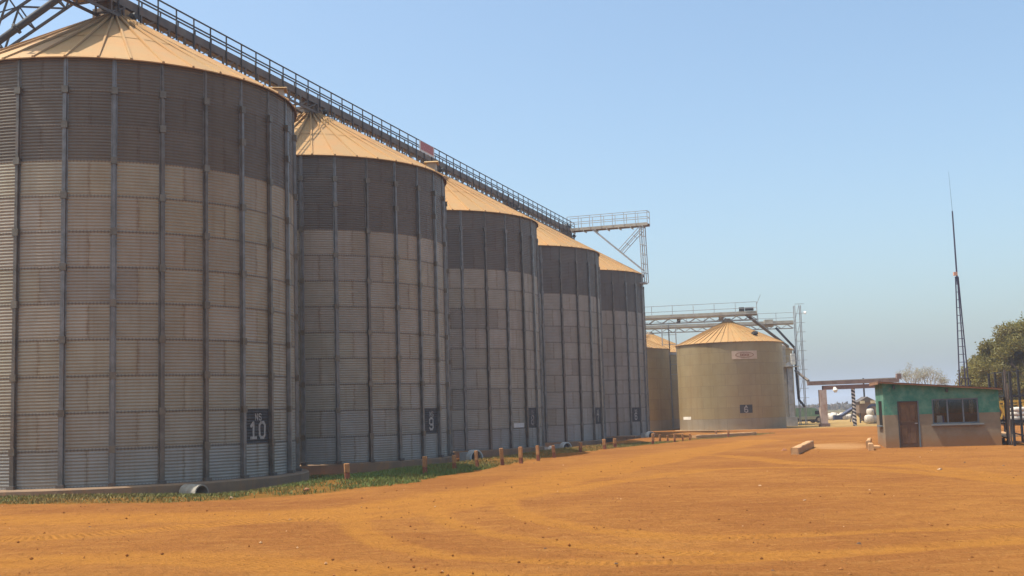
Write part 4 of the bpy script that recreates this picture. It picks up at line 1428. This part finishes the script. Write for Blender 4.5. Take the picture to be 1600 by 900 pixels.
# ================================================================ MAST
YM = 72.0
mp = at_y(1507.5, 605, YM)
mast = thing('radio_mast', 'thin lattice radio mast with whip aerial behind the hut', 'mast', (mp.x, YM, 0))
navy = surf('mast_navy', (0.045, 0.045, 0.085), (0.07, 0.065, 0.10), 2, 0.5, 0.3)
z1_ = at_y(1496, 432, YM).z
z2_ = at_y(1487, 330, YM).z
z3_ = at_y(1483.5, 268, YM).z
leg_top, leg_bot = 0.09, 0.40
for q in range(3):
    an = 2 * PI * q / 3 + 0.35
    MB().tube((leg_bot * math.cos(an), leg_bot * math.sin(an), 0), (leg_top * math.cos(an), leg_top * math.sin(an), z1_), 0.045, 0.04, 8).build('leg', navy, mast)
nb = 20
for k in range(1, nb):
    f_ = k / nb
    r_ = leg_bot + (leg_top - leg_bot) * f_
    br = MB()
    for q in range(3):
        a0, a1 = 2 * PI * q / 3 + 0.35, 2 * PI * (q + 1) / 3 + 0.35
        br.tube((r_ * math.cos(a0), r_ * math.sin(a0), z1_ * f_), (r_ * math.cos(a1), r_ * math.sin(a1), z1_ * f_), 0.018, 0.018, 5)
    br.build('brace', navy, mast)
MB().tube((0, 0, z1_ - 0.5), (0, 0, z2_), 0.055, 0.045, 8).build('pole', navy, mast)
MB().tube((0, 0, z2_), (-0.06, 0, z3_), 0.010, 0.005, 6).build('whip_aerial', navy, mast)
MB().box((-0.12, -0.08, z1_ + 0.16), (0.22, 0.16, 0.22)).build('junction_box', surf('orange_lamp_box', (0.65, 0.38, 0.26), (0.55, 0.3, 0.2), 2, 0.6), mast)
cl = at_y(1506, 598, YM) - Vector((mp.x, YM, 0))
MB().ring((cl.x, -0.35, cl.z), (0.2, 1, 0), 0.30, 0.25, 0.05, 20).build('cable_coil', M['spout'], mast)

# ================================================================ BLACK RACK, SACKS AND YELLOW FRAME AT THE RIGHT
YR = 50.5
rb = at_y(1575, 698, YR)
rk = thing('steel_rack', 'tall black steel frame rack with low platform right of the hut', 'rack', (rb.x, YR, float(zg(rb.x, YR))))
def loc_r(px, py, y):
    return at_y(px, py, y) - Vector((rb.x, YR, float(zg(rb.x, YR))))
for (pxb, pyb, pxt, pyt, yy) in ((1552.5, 692, 1548.5, 584, 54.0), (1562.5, 695, 1558.5, 581, 53.2), (1576, 697, 1571.5, 582, 50.6), (1586, 700, 1582.8, 580, 49.4), (1599, 700, 1595, 577, 52.5), (1612, 700, 1608, 575, 51)):
    a, b = loc_r(pxb, pyb, yy), loc_r(pxt, pyt, yy)
    a.z = min(a.z, 0.0) - 0.05
    b.x = a.x; 
    MB().beam(a, b, 0.085, 0.085).build('upright', M['spout'], rk)
MB().beam(loc_r(1577, 698, 50.3), loc_r(1569.5, 578, 50.3), 0.07, 0.07).build('leaning_bar', M['dark_steel'], rk)
MB().beam(loc_r(1581, 698, 50.0), loc_r(1574, 600, 50.0), 0.05, 0.05).build('leaning_bar', M['dark_steel'], rk)
for (pa, pb, yy0, yy1, th_) in (((1549, 620.5), (1573, 618.5), 54.0, 50.6, 0.10), ((1577, 619.5), (1612, 617), 50.2, 51, 0.08), ((1551, 658), (1576, 657), 54, 50.6, 0.08), ((1576, 657.5), (1612, 658), 50.6, 51, 0.08), ((1549.5, 583.5), (1571, 581.5), 54, 50.6, 0.035), ((1571, 581.5), (1595, 579), 50.6, 52.5, 0.03), ((1586, 677), (1612, 684), 49.4, 51, 0.05), ((1586, 690), (1612, 692), 49.4, 51, 0.05)):
    MB().beam(loc_r(*pa, yy0), loc_r(*pb, yy1), th_, th_).build('cross_bar', M['spout'], rk)
a, b, c = loc_r(1549, 676.5, 54.0), loc_r(1575, 684, 50.6), loc_r(1590, 681, 53.0)
pf = MB()
w1 = Vector((0.9, 0.9, 0.03))
pf.quad(a, b, b + w1, a + w1).quad(a - Vector((0, 0, .06)), b - Vector((0, 0, .06)), b, a)
pf.build('platform', M['kerb'], rk)
for f_ in (0.05, 0.4, 0.75):
    p = a.lerp(b, f_)
    MB().beam((p.x, p.y + 0.05, -0.1), (p.x, p.y + 0.05, p.z - 0.06), 0.10, 0.10).build('platform_leg', M['spout'], rk)
MB().quad(a + Vector((0.1, 0.9, 0)), b + Vector((0.1, 0.9, 0)), Vector((b.x + 0.1, b.y + 0.9, -0.1)), Vector((a.x + 0.1, a.y + 0.9, -0.1))).build('rear_plate', M['spout'], rk)
# trestle with white sacks
YS = 63.0
sp_ = at_y(1592, 657, YS)
tr = thing('trestle_table', 'low black trestle under the white sacks at the right edge', 'trestle', (sp_.x, YS, 0))
MB().box((0.4, 0, sp_.z - 0.06), (2.3, 1.1, 0.10)).build('table_top', M['spout'], tr)
for x_ in (-0.6, 1.4):
    for y_ in (-0.45, 0.45):
        MB().box((x_, y_, (sp_.z - 0.1) / 2), (0.08, 0.08, sp_.z - 0.1)).build('leg', M['spout'], tr)
lvl = ['bottom', 'middle', 'top']
sd = ['left', 'right']
for q in range(3):
    for s_ in range(2):
        place('sack', sack_me, sp_.x - 0.05 + 0.86 * s_ + 0.03 * q, YS - 0.1, sp_.z + q * 0.225, 0.05 * (q - 1), '%s white sack in the %s stack on the black trestle' % (lvl[q], sd[s_]), 'sack', 'white sacks on the trestle', 0.92)
# yellow frame
YY = 76.0
yp = at_y(1566, 655, YY)
yf = thing('yellow_machine_frame', 'yellow steel machine frame with diagonals seen through the rack', 'machine', (yp.x, YY, 0))
yel = surf('yellow_paint', (0.62, 0.38, 0.03), (0.5, 0.29, 0.03), 2, 0.5)
def loc_y(px, py, y=YY):
    return at_y(px, py, y) - Vector((yp.x, YY, 0))
for pa, pb, w_ in (((1545, 629), (1602, 626), 0.14), ((1545, 634), (1602, 631), 0.08), ((1559, 629), (1574, 655), 0.13), ((1572, 628), (1564, 655), 0.10), ((1590, 627), (1598, 655), 0.12)):
    MB().beam(loc_y(*pa), loc_y(*pb), w_, w_).build('frame_bar', yel, yf)
for px_ in (1556, 1570, 1600):
    a = loc_y(px_, 629, YY + 0.4)
    MB().beam((a.x, 0.4, 0), (a.x, 0.4, a.z), 0.14, 0.14).build('leg', yel, yf)
MB().box((loc_y(1563, 640).x, 0.6, loc_y(1563, 646).z), (0.9, 0.6, 0.7)).build('engine_box', M['dark_steel'], yf)

# ================================================================ POSTS, PIPES AND FANS ALONG THE DITCH
post_wood = surf('weathered_orange_timber', (0.40, 0.20, 0.07), (0.28, 0.125, 0.045), 3.0, 0.85, 0, 0.3, 14, (0.2, 0.06, 0.03), 0.5)
post_red = surf('red_stained_timber', (0.17, 0.05, 0.025), (0.24, 0.08, 0.035), 4.0, 0.9, 0, 0.3, 14)
POSTS = [(543, 750, 724, 10), (664, 739, 713, 8), (710, 733, 711, 7), (746, 730, 704, 6), (785, 727, 700, 7), (814, 724, 698, 7), (841, 720, 696, 6), (866, 715, 696, 6), (907, 706, 691, 6), (945, 702, 686, 6), (961, 699, 685, 6),
         (1020, 694, 677, 5), (1031, 691.5, 679, 3.5), (1043.5, 691, 680, 3.5), (1054, 691, 677.5, 3.5), (1067, 689, 677.5, 3), (1078, 688, 677.5, 3), (1119, 682, 672.5, 3.5), (1138, 683, 672, 4)]
ORD = ['first', 'second', 'third', 'fourth', 'fifth', 'sixth', 'seventh', 'eighth', 'ninth', 'tenth', 'eleventh', 'twelfth', 'thirteenth', 'fourteenth', 'fifteenth', 'sixteenth', 'seventeenth', 'eighteenth', 'nineteenth']
rr = random.Random(77)
for k, (px_, pyb, pyt, wpx) in enumerate(POSTS):
    p = on_ground(px_, pyb)
    h = at_y(px_, pyt, p.y).z - p.z
    w = 0.86 * wpx / F_PX * p.y
    t = thing('timber_post', '%s short rust-coloured post from the left along the silo ditch' % ORD[k], 'post', p, rr.uniform(-0.5, 0.5), 'short posts along the ditch')
    t.rotation_euler = (rr.uniform(-0.06, 0.06), rr.uniform(-0.08, 0.08), t.rotation_euler.z)
    cut = h * rr.uniform(0.3, 0.45)
    bevel(MB().box((0, 0, (h + cut) / 2 + 0.001), (w, w * 0.75, h - cut)).build('upper_post', post_wood, t), w * 0.12, 1)
    bevel(MB().box((0, 0, cut / 2 - 0.15), (w * 0.93, w * 0.70, cut + 0.3)).build('stained_base', post_red, t), w * 0.1, 1)
# concrete pipe end
p = on_ground(296, 774)
pipe_c = surf('pale_concrete_pipe', (0.36, 0.33, 0.27), (0.27, 0.24, 0.19), 3, 0.85, 0, 0.2, 16, (0.25, 0.12, 0.05), 0.4)
t = thing('drain_pipe', 'pale concrete pipe end lying in the grass below the first silo', 'pipe', (p.x, p.y + 0.3, p.z), 0.0)
ax_ = Vector((0.76, -0.65, 0.0))
MB().ring((0.05, 0, 0.10), ax_, 0.25, 0.21, 0.85, 28).build('pipe_barrel', pipe_c, t, False)
MB().tube(Vector((0.05, 0, 0.10)) - ax_ * 0.30, Vector((0.05, 0, 0.10)) - ax_ * 0.36, 0.205, 0.205, 20).build('pipe_shade_disc', M['spout'], t)  # black disc: shade inside the pipe put in as colour
# aeration fans
def fan(px, py, off, wpx, label, rz=0.0):
    p = on_off(px, py, off)
    w = wpx / F_PX * p.y
    t = thing('aeration_fan', label, 'fan', (p.x, p.y, p.z), -TH + rz)
    MB().box((-0.55 * w, 0.0, 0.0), (0.9 * w, w * 0.8, w * 0.85)).build('duct', M['pale_steel'], t)
    MB().ring((0.0, -0.05, 0), (1, -0.55, 0), w * 0.60, w * 0.50, w * 0.5, 28).build('housing_ring', surf('pale_fan_ring', (0.55, 0.53, 0.48), (0.45, 0.42, 0.37), 3, 0.6), t)
    MB().tube((0.02, -0.06, 0), (-0.1, 0.0, 0), w * 0.49, w * 0.49, 24).build('dark_intake', M['spout'], t)
    MB().tube((0.1, -0.12, 0), (-0.02, -0.04, 0), w * 0.15, w * 0.15, 12).build('motor', M['dark_steel'], t)
    MB().box((-0.1, 0, -w * 0.75), (w * 0.8, w * 0.6, w * 0.5)).build('stand', M['concrete'], t)
fan(742, 716, 7.8, 22, 'round pale aeration fan between second and third silos')
fan(884, 701, 7.9, 17, 'round pale aeration fan between third and fourth silos')
fan(862, 703, 8.3, 11, 'small aeration fan left of the one by the fourth silo', 0.3)
fan(1016, 682, 8.2, 13, 'pale aeration fan at the foot of the last silo')
p = on_off(978, 694, 8.6)
t = thing('concrete_duct_box', 'brown concrete box with dark opening between the last two silos', 'duct box', (p.x, p.y, p.z), -TH)
MB().box((0, 0, 0), (1.5, 1.2, 1.0)).build('box_wall', M['concrete'], t)
MB().box((0.0, 0, 0.53), (1.65, 1.3, 0.08)).build('box_lid', M['concrete'], t)
MB().box((-1.05, -0.05, 0.02), (0.55, 0.8, 0.85)).build('dark_opening', M['spout'], t)
MB().beam((0.2, -0.63, -0.2), (0.2, -0.63, 0.4), 0.1, 0.05).build('rust_patch', post_red, t)
# low bank of kerb-like concrete at foot of the logo silo
p0, p1 = on_ground(1090, 686), on_ground(1181, 680)
o = kerb(p0 + Vector((0, 1.5, 0)), p1 + Vector((0, 0.5, 0)), 0.35, 0.22, 'long low concrete edging by the grass in front of the logo silo')

# ================================================================ STONES AND LITTER
def rock_mesh(seed, name='stone', flat=0.6):
    import bmesh
    bm = bmesh.new()
    bmesh.ops.create_icosphere(bm, subdivisions=2, radius=1.0)
    r_ = random.Random(seed)
    offs = [Vector((r_.uniform(-1, 1), r_.uniform(-1, 1), r_.uniform(-1, 1))).normalized() for _ in range(9)]
    for v_ in bm.verts:
        k_ = 1.0
        for o_ in offs:
            d_ = v_.co.normalized().dot(o_)
            if d_ > 0.55:
                k_ -= (d_ - 0.55) * 0.75
        v_.co *= k_ * r_.uniform(0.94, 1.06)
        v_.co.z *= flat
    me = bpy.data.meshes.new(name)
    bm.to_mesh(me)
    bm.free()
    return me
dark_rock = surf('dark_clod', (0.085, 0.05, 0.03), (0.13, 0.07, 0.04), 6, 0.9, 0, 0.5, 20)
red_rock = surf('red_stone', (0.36, 0.15, 0.06), (0.27, 0.105, 0.045), 5, 0.9, 0, 0.5, 20)
pale_rock = surf('pale_stone', (0.44, 0.29, 0.17), (0.36, 0.22, 0.12), 5, 0.9, 0, 0.5, 20)
ROCKS = [(1224, 704, 13, red_rock, 'reddish stone left of the long loose kerb', 'stone'), (1208, 894, 15, dark_rock, 'dark clod nearest the camera at bottom right of centre', 'clod'),
         (1343, 851, 12, dark_rock, 'dark clod right of the tyre arcs', 'clod'), (853, 858, 10, dark_rock, 'small dark clod left of the tyre arcs', 'clod'),
         (962, 881, 13, dark_rock, 'flat dark clod lying below the tyre arcs', 'clod'), (478, 767, 15, red_rock, 'reddish stone in the grass at the foot of silo 10', 'stone'),
         (361, 779, 12, pale_rock, 'pale stone at the grass edge right of the drain pipe', 'stone'), (284, 783, 7, pale_rock, 'small pale stone right below the drain pipe', 'stone'),
         (1507, 723, 6, dark_rock, 'dark stone on the ground below the hut window', 'stone'), (1568, 728, 7, dark_rock, 'dark stone in front of the steel rack', 'stone'),
         (1188, 759, 8, pale_rock, 'pale flat stone in the middle of the yard', 'stone'), (1257, 782, 8, pale_rock, 'pale stone right of the yard centre', 'stone'),
         (140, 824, 7, dark_rock, 'dark clod on the smooth track at left', 'clod'), (1468, 734, 16, pale_rock, 'wide pale slab half buried in front of the hut', 'slab'),
         (835, 724, 4, dark_rock, 'dark stone at the grass edge near the seventh post', 'stone'), (880, 727, 4, pale_rock, 'white stone just outside the grass near the eighth post', 'stone')]
for k, (px_, py_, w_, mt, lab, cat) in enumerate(ROCKS):
    p = on_ground(px_, py_)
    me = rock_mesh(40 + k, cat, 0.28 if w_ in (13, 16) and k else 0.62)
    me.materials.append(mt)
    s_ = 0.85 * w_ / F_PX * p.y / 2
    o = link(cat, me, None, (p.x, p.y, p.z + s_ * 0.15), k * 1.3)
    o.scale = (s_, s_ * 0.8, s_)
    tag(o, lab, cat)
def scatter_pebbles():
    base = [np.array(rock_mesh(900 + q).vertices[0].co) for q in range(1)]
    V, Fc, n = [], [], 0
    octv = np.array([(1, 0, 0), (-1, 0, 0), (0, 1, 0), (0, -1, 0), (0, 0, 1), (0, 0, -1)], float)
    octf = [(0, 2, 4), (2, 1, 4), (1, 3, 4), (3, 0, 4), (2, 0, 5), (1, 2, 5), (3, 1, 5), (0, 3, 5)]
    N = 9000
    d = 9 + 60 * rng.random(N) ** 1.6
    an = np.radians(rng.uniform(56, 122, N))
    x, y = d * np.cos(an), d * np.sin(an)
    gm = grass_mask(x, y)
    a, o = row_coords(x, y)
    keep = (~gm) & ((o > 12.5) | (a < -9.8)) & (vnoise(x, y, 2.2, 61) * 0.8 + 0.2 > rng.random(N))
    x, y = x[keep], y[keep]
    z = zg(x, y)
    s = 0.007 + 0.024 * rng.random(len(x)) ** 5
    for i in range(len(x)):
        vv = octv * (1 + rng.uniform(-0.35, 0.35, (6, 3))) * s[i] * np.array([1, 1, 0.7])
        t = rng.uniform(0, 6.28)
        ca, sa = math.cos(t), math.sin(t)
        xx = vv[:, 0] * ca - vv[:, 1] * sa + x[i]
        yy = vv[:, 0] * sa + vv[:, 1] * ca + y[i]
        V.append(np.stack([xx, yy, vv[:, 2] + z[i] + s[i] * 0.25], 1))
        Fc += [(f[0] + n, f[1] + n, f[2] + n) for f in octf]
        n += 6
    me = bpy.data.meshes.new('gravel')
    me.from_pydata(np.concatenate(V).tolist(), [], Fc)
    at = me.attributes.new('tone', 'FLOAT', 'FACE')
    at.data.foreach_set('value', np.repeat(rng.random(len(x)), 8).astype(np.float32))
    m, nt, b = new_mat('mixed_gravel')
    tone = nd(nt, 'ShaderNodeAttribute', attribute_name='tone').outputs['Fac']
    cr = nt.nodes.new('ShaderNodeValToRGB')
    cr.color_ramp.elements[0].color = (0.14, 0.055, 0.02, 1)
    cr.color_ramp.elements[1].color = (0.50, 0.33, 0.19, 1)
    e_ = cr.color_ramp.elements.new(0.55)
    e_.color = (0.20, 0.07, 0.02, 1)
    e_ = cr.color_ramp.elements.new(0.9)
    e_.color = (0.30, 0.13, 0.045, 1)
    nt.links.new(tone, cr.inputs[0])
    nt.links.new(cr.outputs[0], b.inputs['Base Color'])
    b.inputs['Roughness'].default_value = 0.95
    b.inputs['Specular IOR Level'].default_value = 0.0
    me.materials.append(m)
    o = link('gravel', me)
    tag(o, 'loose small gravel strewn over the red yard', 'gravel', kind='stuff')
scatter_pebbles()

# ================================================================ GRASS
def build_grass():
    N = 1100000
    x = rng.uniform(-17, 19, N)
    y = rng.uniform(29, 90, N)
    m_ = grass_mask(x, y)
    x, y = x[m_], y[m_]
    dens = vnoise(x, y, 0.7, 71) * 0.6 + vnoise(x, y, 2.6, 72) * 0.7
    a, o = row_coords(x, y)
    lush = np.exp(-((a - 0) / 9.0) ** 2) + 0.6 * np.exp(-((a - 33) / 7) ** 2)
    keep = dens * (0.5 + 0.6 * lush) > rng.random(len(x)) * 0.5 + 0.19
    x, y, a, lush = x[keep], y[keep], a[keep], lush[keep]
    n = len(x)
    z = zg(x, y) - 0.01
    h = (0.035 + 0.085 * rng.random(n) ** 1.8) * (0.75 + 0.5 * vnoise(x, y, 1.3, 73)) * (0.8 + 0.35 * lush)
    w = 0.007 + 0.008 * rng.random(n)
    t = rng.uniform(0, 2 * PI, n)
    lean = h * rng.uniform(0.1, 0.8, n)
    t2 = rng.uniform(0, 2 * PI, n)
    V = np.empty((n, 4, 3))
    cx, sx = np.cos(t) * w, np.sin(t) * w
    V[:, 0] = np.stack([x - cx, y - sx, z], 1)
    V[:, 1] = np.stack([x + cx, y + sx, z], 1)
    mx, my = x + np.cos(t2) * lean * 0.35, y + np.sin(t2) * lean * 0.35
    V[:, 2] = np.stack([mx + cx * 0.7, my + sx * 0.7, z + h * 0.6], 1)
    V[:, 3] = np.stack([x + np.cos(t2) * lean, y + np.sin(t2) * lean, z + h], 1)
    base = np.arange(n)[:, None] * 4
    F3 = np.concatenate([base + np.array([[0, 1, 2]]), base + np.array([[0, 2, 3]])], 1).reshape(-1, 3)
    me = bpy.data.meshes.new('grass')
    me.vertices.add(n * 4)
    me.vertices.foreach_set('co', V.ravel())
    me.loops.add(F3.size)
    me.loops.foreach_set('vertex_index', F3.ravel())
    me.polygons.add(len(F3))
    me.polygons.foreach_set('loop_start', np.arange(0, F3.size, 3))
    me.update(calc_edges=True)
    at = me.attributes.new('green', 'FLOAT', 'FACE')
    g = np.clip(0.15 + 0.7 * lush + 0.45 * (vnoise(x, y, 1.6, 74) - 0.5) + rng.normal(0, 0.16, n), 0, 1)
    at.data.foreach_set('value', np.repeat(g, 2).astype(np.float32))
    m, nt, b = new_mat('grass_blades')
    f = nd(nt, 'ShaderNodeAttribute', attribute_name='green').outputs['Fac']
    cr = nt.nodes.new('ShaderNodeValToRGB')
    cr.color_ramp.elements[0].color = (0.27, 0.17, 0.045, 1)
    cr.color_ramp.elements[1].color = (0.10, 0.155, 0.02, 1)
    e_ = cr.color_ramp.elements.new(0.4)
    e_.color = (0.17, 0.14, 0.028, 1)
    nt.links.new(f, cr.inputs[0])
    nt.links.new(cr.outputs[0], b.inputs['Base Color'])
    b.inputs['Roughness'].default_value = 0.7
    b.inputs['Transmission Weight'].default_value = 0.0
    me.materials.append(m)
    o = link('grass', me)
    tag(o, 'strip of short green and dry grass along the silo ditch', 'grass', kind='stuff')
build_grass()

# ================================================================ TREES
def leaf_material(name, c1, c2, c3):
    m, nt, b = new_mat(name)
    f = nd(nt, 'ShaderNodeAttribute', attribute_name='tone').outputs['Fac']
    cr = nt.nodes.new('ShaderNodeValToRGB')
    cr.color_ramp.elements[0].color = (*c1, 1)
    cr.color_ramp.elements[1].color = (*c3, 1)
    e_ = cr.color_ramp.elements.new(0.5)
    e_.color = (*c2, 1)
    nt.links.new(f, cr.inputs[0])
    nt.links.new(cr.outputs[0], b.inputs['Base Color'])
    b.inputs['Roughness'].default_value = 0.65
    out = [n for n in nt.nodes if n.type == 'OUTPUT_MATERIAL'][0]
    tl = nd(nt, 'ShaderNodeBsdfTranslucent', {'Color': cr.outputs[0]})
    mx_ = nd(nt, 'ShaderNodeMixShader', {0: 0.5, 1: b.outputs[0], 2: tl.outputs[0]})
    nt.links.new(mx_.outputs[0], out.inputs[0])
    return m
leaf_a = leaf_material('olive_leaves', (0.19, 0.145, 0.045), (0.205, 0.185, 0.045), (0.28, 0.24, 0.06))
leaf_b = leaf_material('yellowing_leaves', (0.22, 0.155, 0.06), (0.255, 0.20, 0.065), (0.32, 0.25, 0.085))
bark = surf('grey_bark', (0.17, 0.125, 0.09), (0.24, 0.185, 0.14), 3, 0.9, 0, 0.4, 14)
pale_bark = surf('pale_dry_twig', (0.40, 0.35, 0.30), (0.31, 0.26, 0.22), 3, 0.9)
def leaf_cloud(centres, radii, n, size, seed, mat, name, parent):
    r = np.random.default_rng(seed)
    k = r.integers(0, len(centres), n)
    d = r.normal(size=(n, 3))
    d /= np.linalg.norm(d, axis=1)[:, None]
    rad = r.random(n) ** 0.45
    P = centres[k] + d * rad[:, None] * radii[k]
    P += r.normal(0, 0.12, (n, 3))
    s = size * r.uniform(0.6, 1.5, n)
    u = r.normal(size=(n, 3)); u /= np.linalg.norm(u, axis=1)[:, None]
    v = np.cross(u, r.normal(size=(n, 3))); v /= np.linalg.norm(v, axis=1)[:, None]
    V = np.stack([P - u * s[:, None], P + v * (s * 0.55)[:, None], P + u * s[:, None], P - v * (s * 0.55)[:, None]], 1)
    me = bpy.data.meshes.new(name)
    F4 = np.arange(n * 4).reshape(-1, 4)
    me.vertices.add(n * 4)
    me.vertices.foreach_set('co', V.ravel())
    me.loops.add(n * 4)
    me.loops.foreach_set('vertex_index', F4.ravel())
    me.polygons.add(n)
    me.polygons.foreach_set('loop_start', np.arange(0, n * 4, 4))
    me.update(calc_edges=True)
    at = me.attributes.new('tone', 'FLOAT', 'FACE')
    ct = r.random(len(centres))
    at.data.foreach_set('value', np.clip(0.65 * ct[k] + 0.45 * r.random(n) - 0.05, 0, 1).astype(np.float32))
    me.materials.append(mat)
    return link(name, me, parent)
def branch(mb, p, d, L, r0, depth, r, tips, spread=0.6, mind=0):
    q = p + d * L
    mb.tube(p, q, r0, r0 * 0.68, 6 if depth > 2 else 4, False)
    tips.append((q, depth))
    if depth == 0:
        return
    for _ in range(r.choice((2, 3)) if depth > 1 else 3):
        nd_ = (d + Vector((r.uniform(-1, 1), r.uniform(-1, 1), r.uniform(-0.45, 0.7))) * spread).normalized()
        branch(mb, q, nd_, L * r.uniform(0.62, 0.85), r0 * 0.62, depth - 1, r, tips, spread, mind)
def leafy_tree(px, Y, h, w, label, seed, mat, group, n=9000, base_h=0.22):
    p = at_y(px, 640, Y)
    t = thing('leafy_tree', label, 'tree', (p.x, Y, 0), 0, group)
    r = random.Random(seed)
    mb, tips = MB(), []
    mb.tube((0, 0, -0.2), (0.05, 0, h * base_h), 0.20, 0.15, 8)
    for q in range(4):
        an = q * PI / 2 + r.uniform(-0.4, 0.4)
        branch(mb, Vector((0.05, 0, h * base_h * 0.95)), Vector((math.cos(an) * 0.6, math.sin(an) * 0.6, 1)).normalized(), h * 0.22, 0.11, 3, r, tips, 0.65)
    mb.build('trunk', bark, t)
    rg = np.random.default_rng(seed)
    C, Rd = [], []
    for q in range(90):
        an = rg.uniform(0, 2 * PI)
        zz_ = rg.random() ** 0.85
        rr_ = (w / 2) * math.sqrt(max(0.05, 1 - (2 * zz_ - 0.9) ** 2 * 0.75)) * rg.random() ** 0.5
        C.append((rr_ * math.cos(an), rr_ * math.sin(an), h * (base_h * 0.7 + (0.93 - base_h * 0.7) * zz_)))
        k_ = rg.uniform(0.55, 1.05)
        Rd.append((k_, k_, k_ * 0.7))
    leaf_cloud(np.array(C), np.array(Rd) * w / 6.5, int(n * 1.5), 0.085, seed, mat, 'crown', t)
TG = 'trees behind the right edge'
leafy_tree(1541, 100, 5.0, 4.6, 'lowest olive tree just right of the radio mast', 1, leaf_b, TG, 22000, 0.04)
leafy_tree(1568, 96, 6.6, 5.4, 'taller olive tree behind the black rack', 2, leaf_a, TG, 28000, 0.04)
leafy_tree(1602, 90, 8.2, 6.6, 'tallest yellowing tree at the right edge of the view', 3, leaf_a, TG, 34000, 0.04)
leafy_tree(1580, 108, 7.0, 7.0, 'dull hazy tree filling the gap between two taller olive trees', 4, leaf_b, TG, 24000, 0.04)
leafy_tree(1522, 112, 4.4, 4.6, 'small pale tree peeping out beside the foot of the mast', 7, leaf_b, TG, 12000, 0.04)
leafy_tree(1590, 120, 9.2, 7.0, 'tall hazy tree standing behind the tallest yellowing one', 8, leaf_b, TG, 20000, 0.04)
leafy_tree(1655, 95, 9.4, 7.5, 'tree mostly outside the right edge of the view', 5, leaf_a, TG, 16000, 0.06)
leafy_tree(1556, 118, 6.3, 6.0, 'farthest pale tree rising between the mast and the rack', 6, leaf_b, TG, 18000, 0.04)
def dry_tree(px, Y, h, label, seed, depth=6, spread=0.62):
    p = at_y(px, 640, Y)
    t = thing('dry_tree', label, 'tree', (p.x, Y, 0), 0)
    r = random.Random(seed)
    mb, tips = MB(), []
    mb.tube((0, 0, -0.2), (0, 0, h * 0.22), 0.2, 0.16, 8)
    for q in range(4):
        an = q * PI / 2 + 0.5
        branch(mb, Vector((0, 0, h * 0.21)), Vector((math.cos(an) * 0.75, math.sin(an) * 0.75, 1)).normalized(), h * 0.21, 0.10, depth - 1, r, tips, spread)
    mb.build('trunk', pale_bark, t)
    C = np.array([q[0] for q in tips if q[1] <= 1])
    leaf_cloud(C, np.full((len(C), 3), 0.22), 3800, 0.05, seed, leaf_material('dry_pale_leaves', (0.36, 0.31, 0.26), (0.42, 0.38, 0.28), (0.33, 0.34, 0.2)), 'crown', t)
dry_tree(1441, 120, 6.4, 'nearly bare pale tree behind the hut roof', 9)
dry_tree(1405, 128, 4.6, 'small sparse tree left of the bare one above the hut', 12, 5)

# far bush country and hills
def far_bush():
    r = np.random.default_rng(91)
    n = 900
    Y = 420 * np.exp(r.random(n) * 2.1)
    X = Y * r.uniform(0.02, 0.62, n)
    C = np.stack([X, Y, r.uniform(0.2, 1.0, n) * (1 + Y / 2200)], 1)
    Rd = np.stack([r.uniform(1.6, 4.5, n) * (1 + Y / 700), r.uniform(1.6, 3, n), r.uniform(0.7, 1.5, n) * (1 + Y / 2200)], 1)
    o = leaf_cloud(C, Rd, 42000, 0.75, 92, leaf_material('far_bush_leaves', (0.15, 0.10, 0.065), (0.13, 0.105, 0.06), (0.2, 0.14, 0.09)), 'far_bush', None)
    tag(o, 'distant hazy bush country beyond the yard', 'bush', kind='stuff')
far_bush()
def far_hills():
    mb = MB()
    n, rows = 160, 5
    for j in range(rows):
        for i_ in range(n + 1):
            an = math.radians(35 + 110 * i_ / n)
            d = 3600 + j * 380
            hh = (16 + 22 * float(vnoise(np.array([an * 9.0]), np.array([3.0]), 0.7, 95)[0]) + 8 * float(vnoise(np.array([an * 60.0]), np.array([1.0]), 0.7, 96)[0])) * (0, 0.5, 1.0, 0.8, 0)[j] - (2 if j in (0, 4) else 0)
            mb.v.append((d * math.cos(an), d * math.sin(an), hh))
    for j in range(rows - 1):
        for i_ in range(n):
            a = j * (n + 1) + i_
            mb.f.append((a, a + 1, a + n + 2, a + n + 1))
    o = mb.build('hills', surf('dry_hill_bush', (0.11, 0.09, 0.05), (0.15, 0.11, 0.06), 0.01, 0.95), None, True)
    o['kind'] = 'structure'
far_hills()

# ================================================================ HAZE
HAZE = True
if HAZE:
    hb = MB().box((0, 0, 20.0), (29000, 29000, 44.0)).build('haze', None)
    m = bpy.data.materials.new('dusty_air')
    m.use_nodes = True
    nt = m.node_tree
    nt.nodes.clear()
    out = nt.nodes.new('ShaderNodeOutputMaterial')
    pv = nt.nodes.new('ShaderNodeVolumePrincipled')
    pv.inputs['Color'].default_value = (0.68, 0.77, 0.94, 1)
    pv.inputs['Density'].default_value = 0.0006
    pv.inputs['Anisotropy'].default_value = 0.2
    nt.links.new(pv.outputs[0], out.inputs['Volume'])
    hb.data.materials.append(m)
    tag(hb, 'pale dusty haze filling the air over the yard', 'haze', kind='stuff')
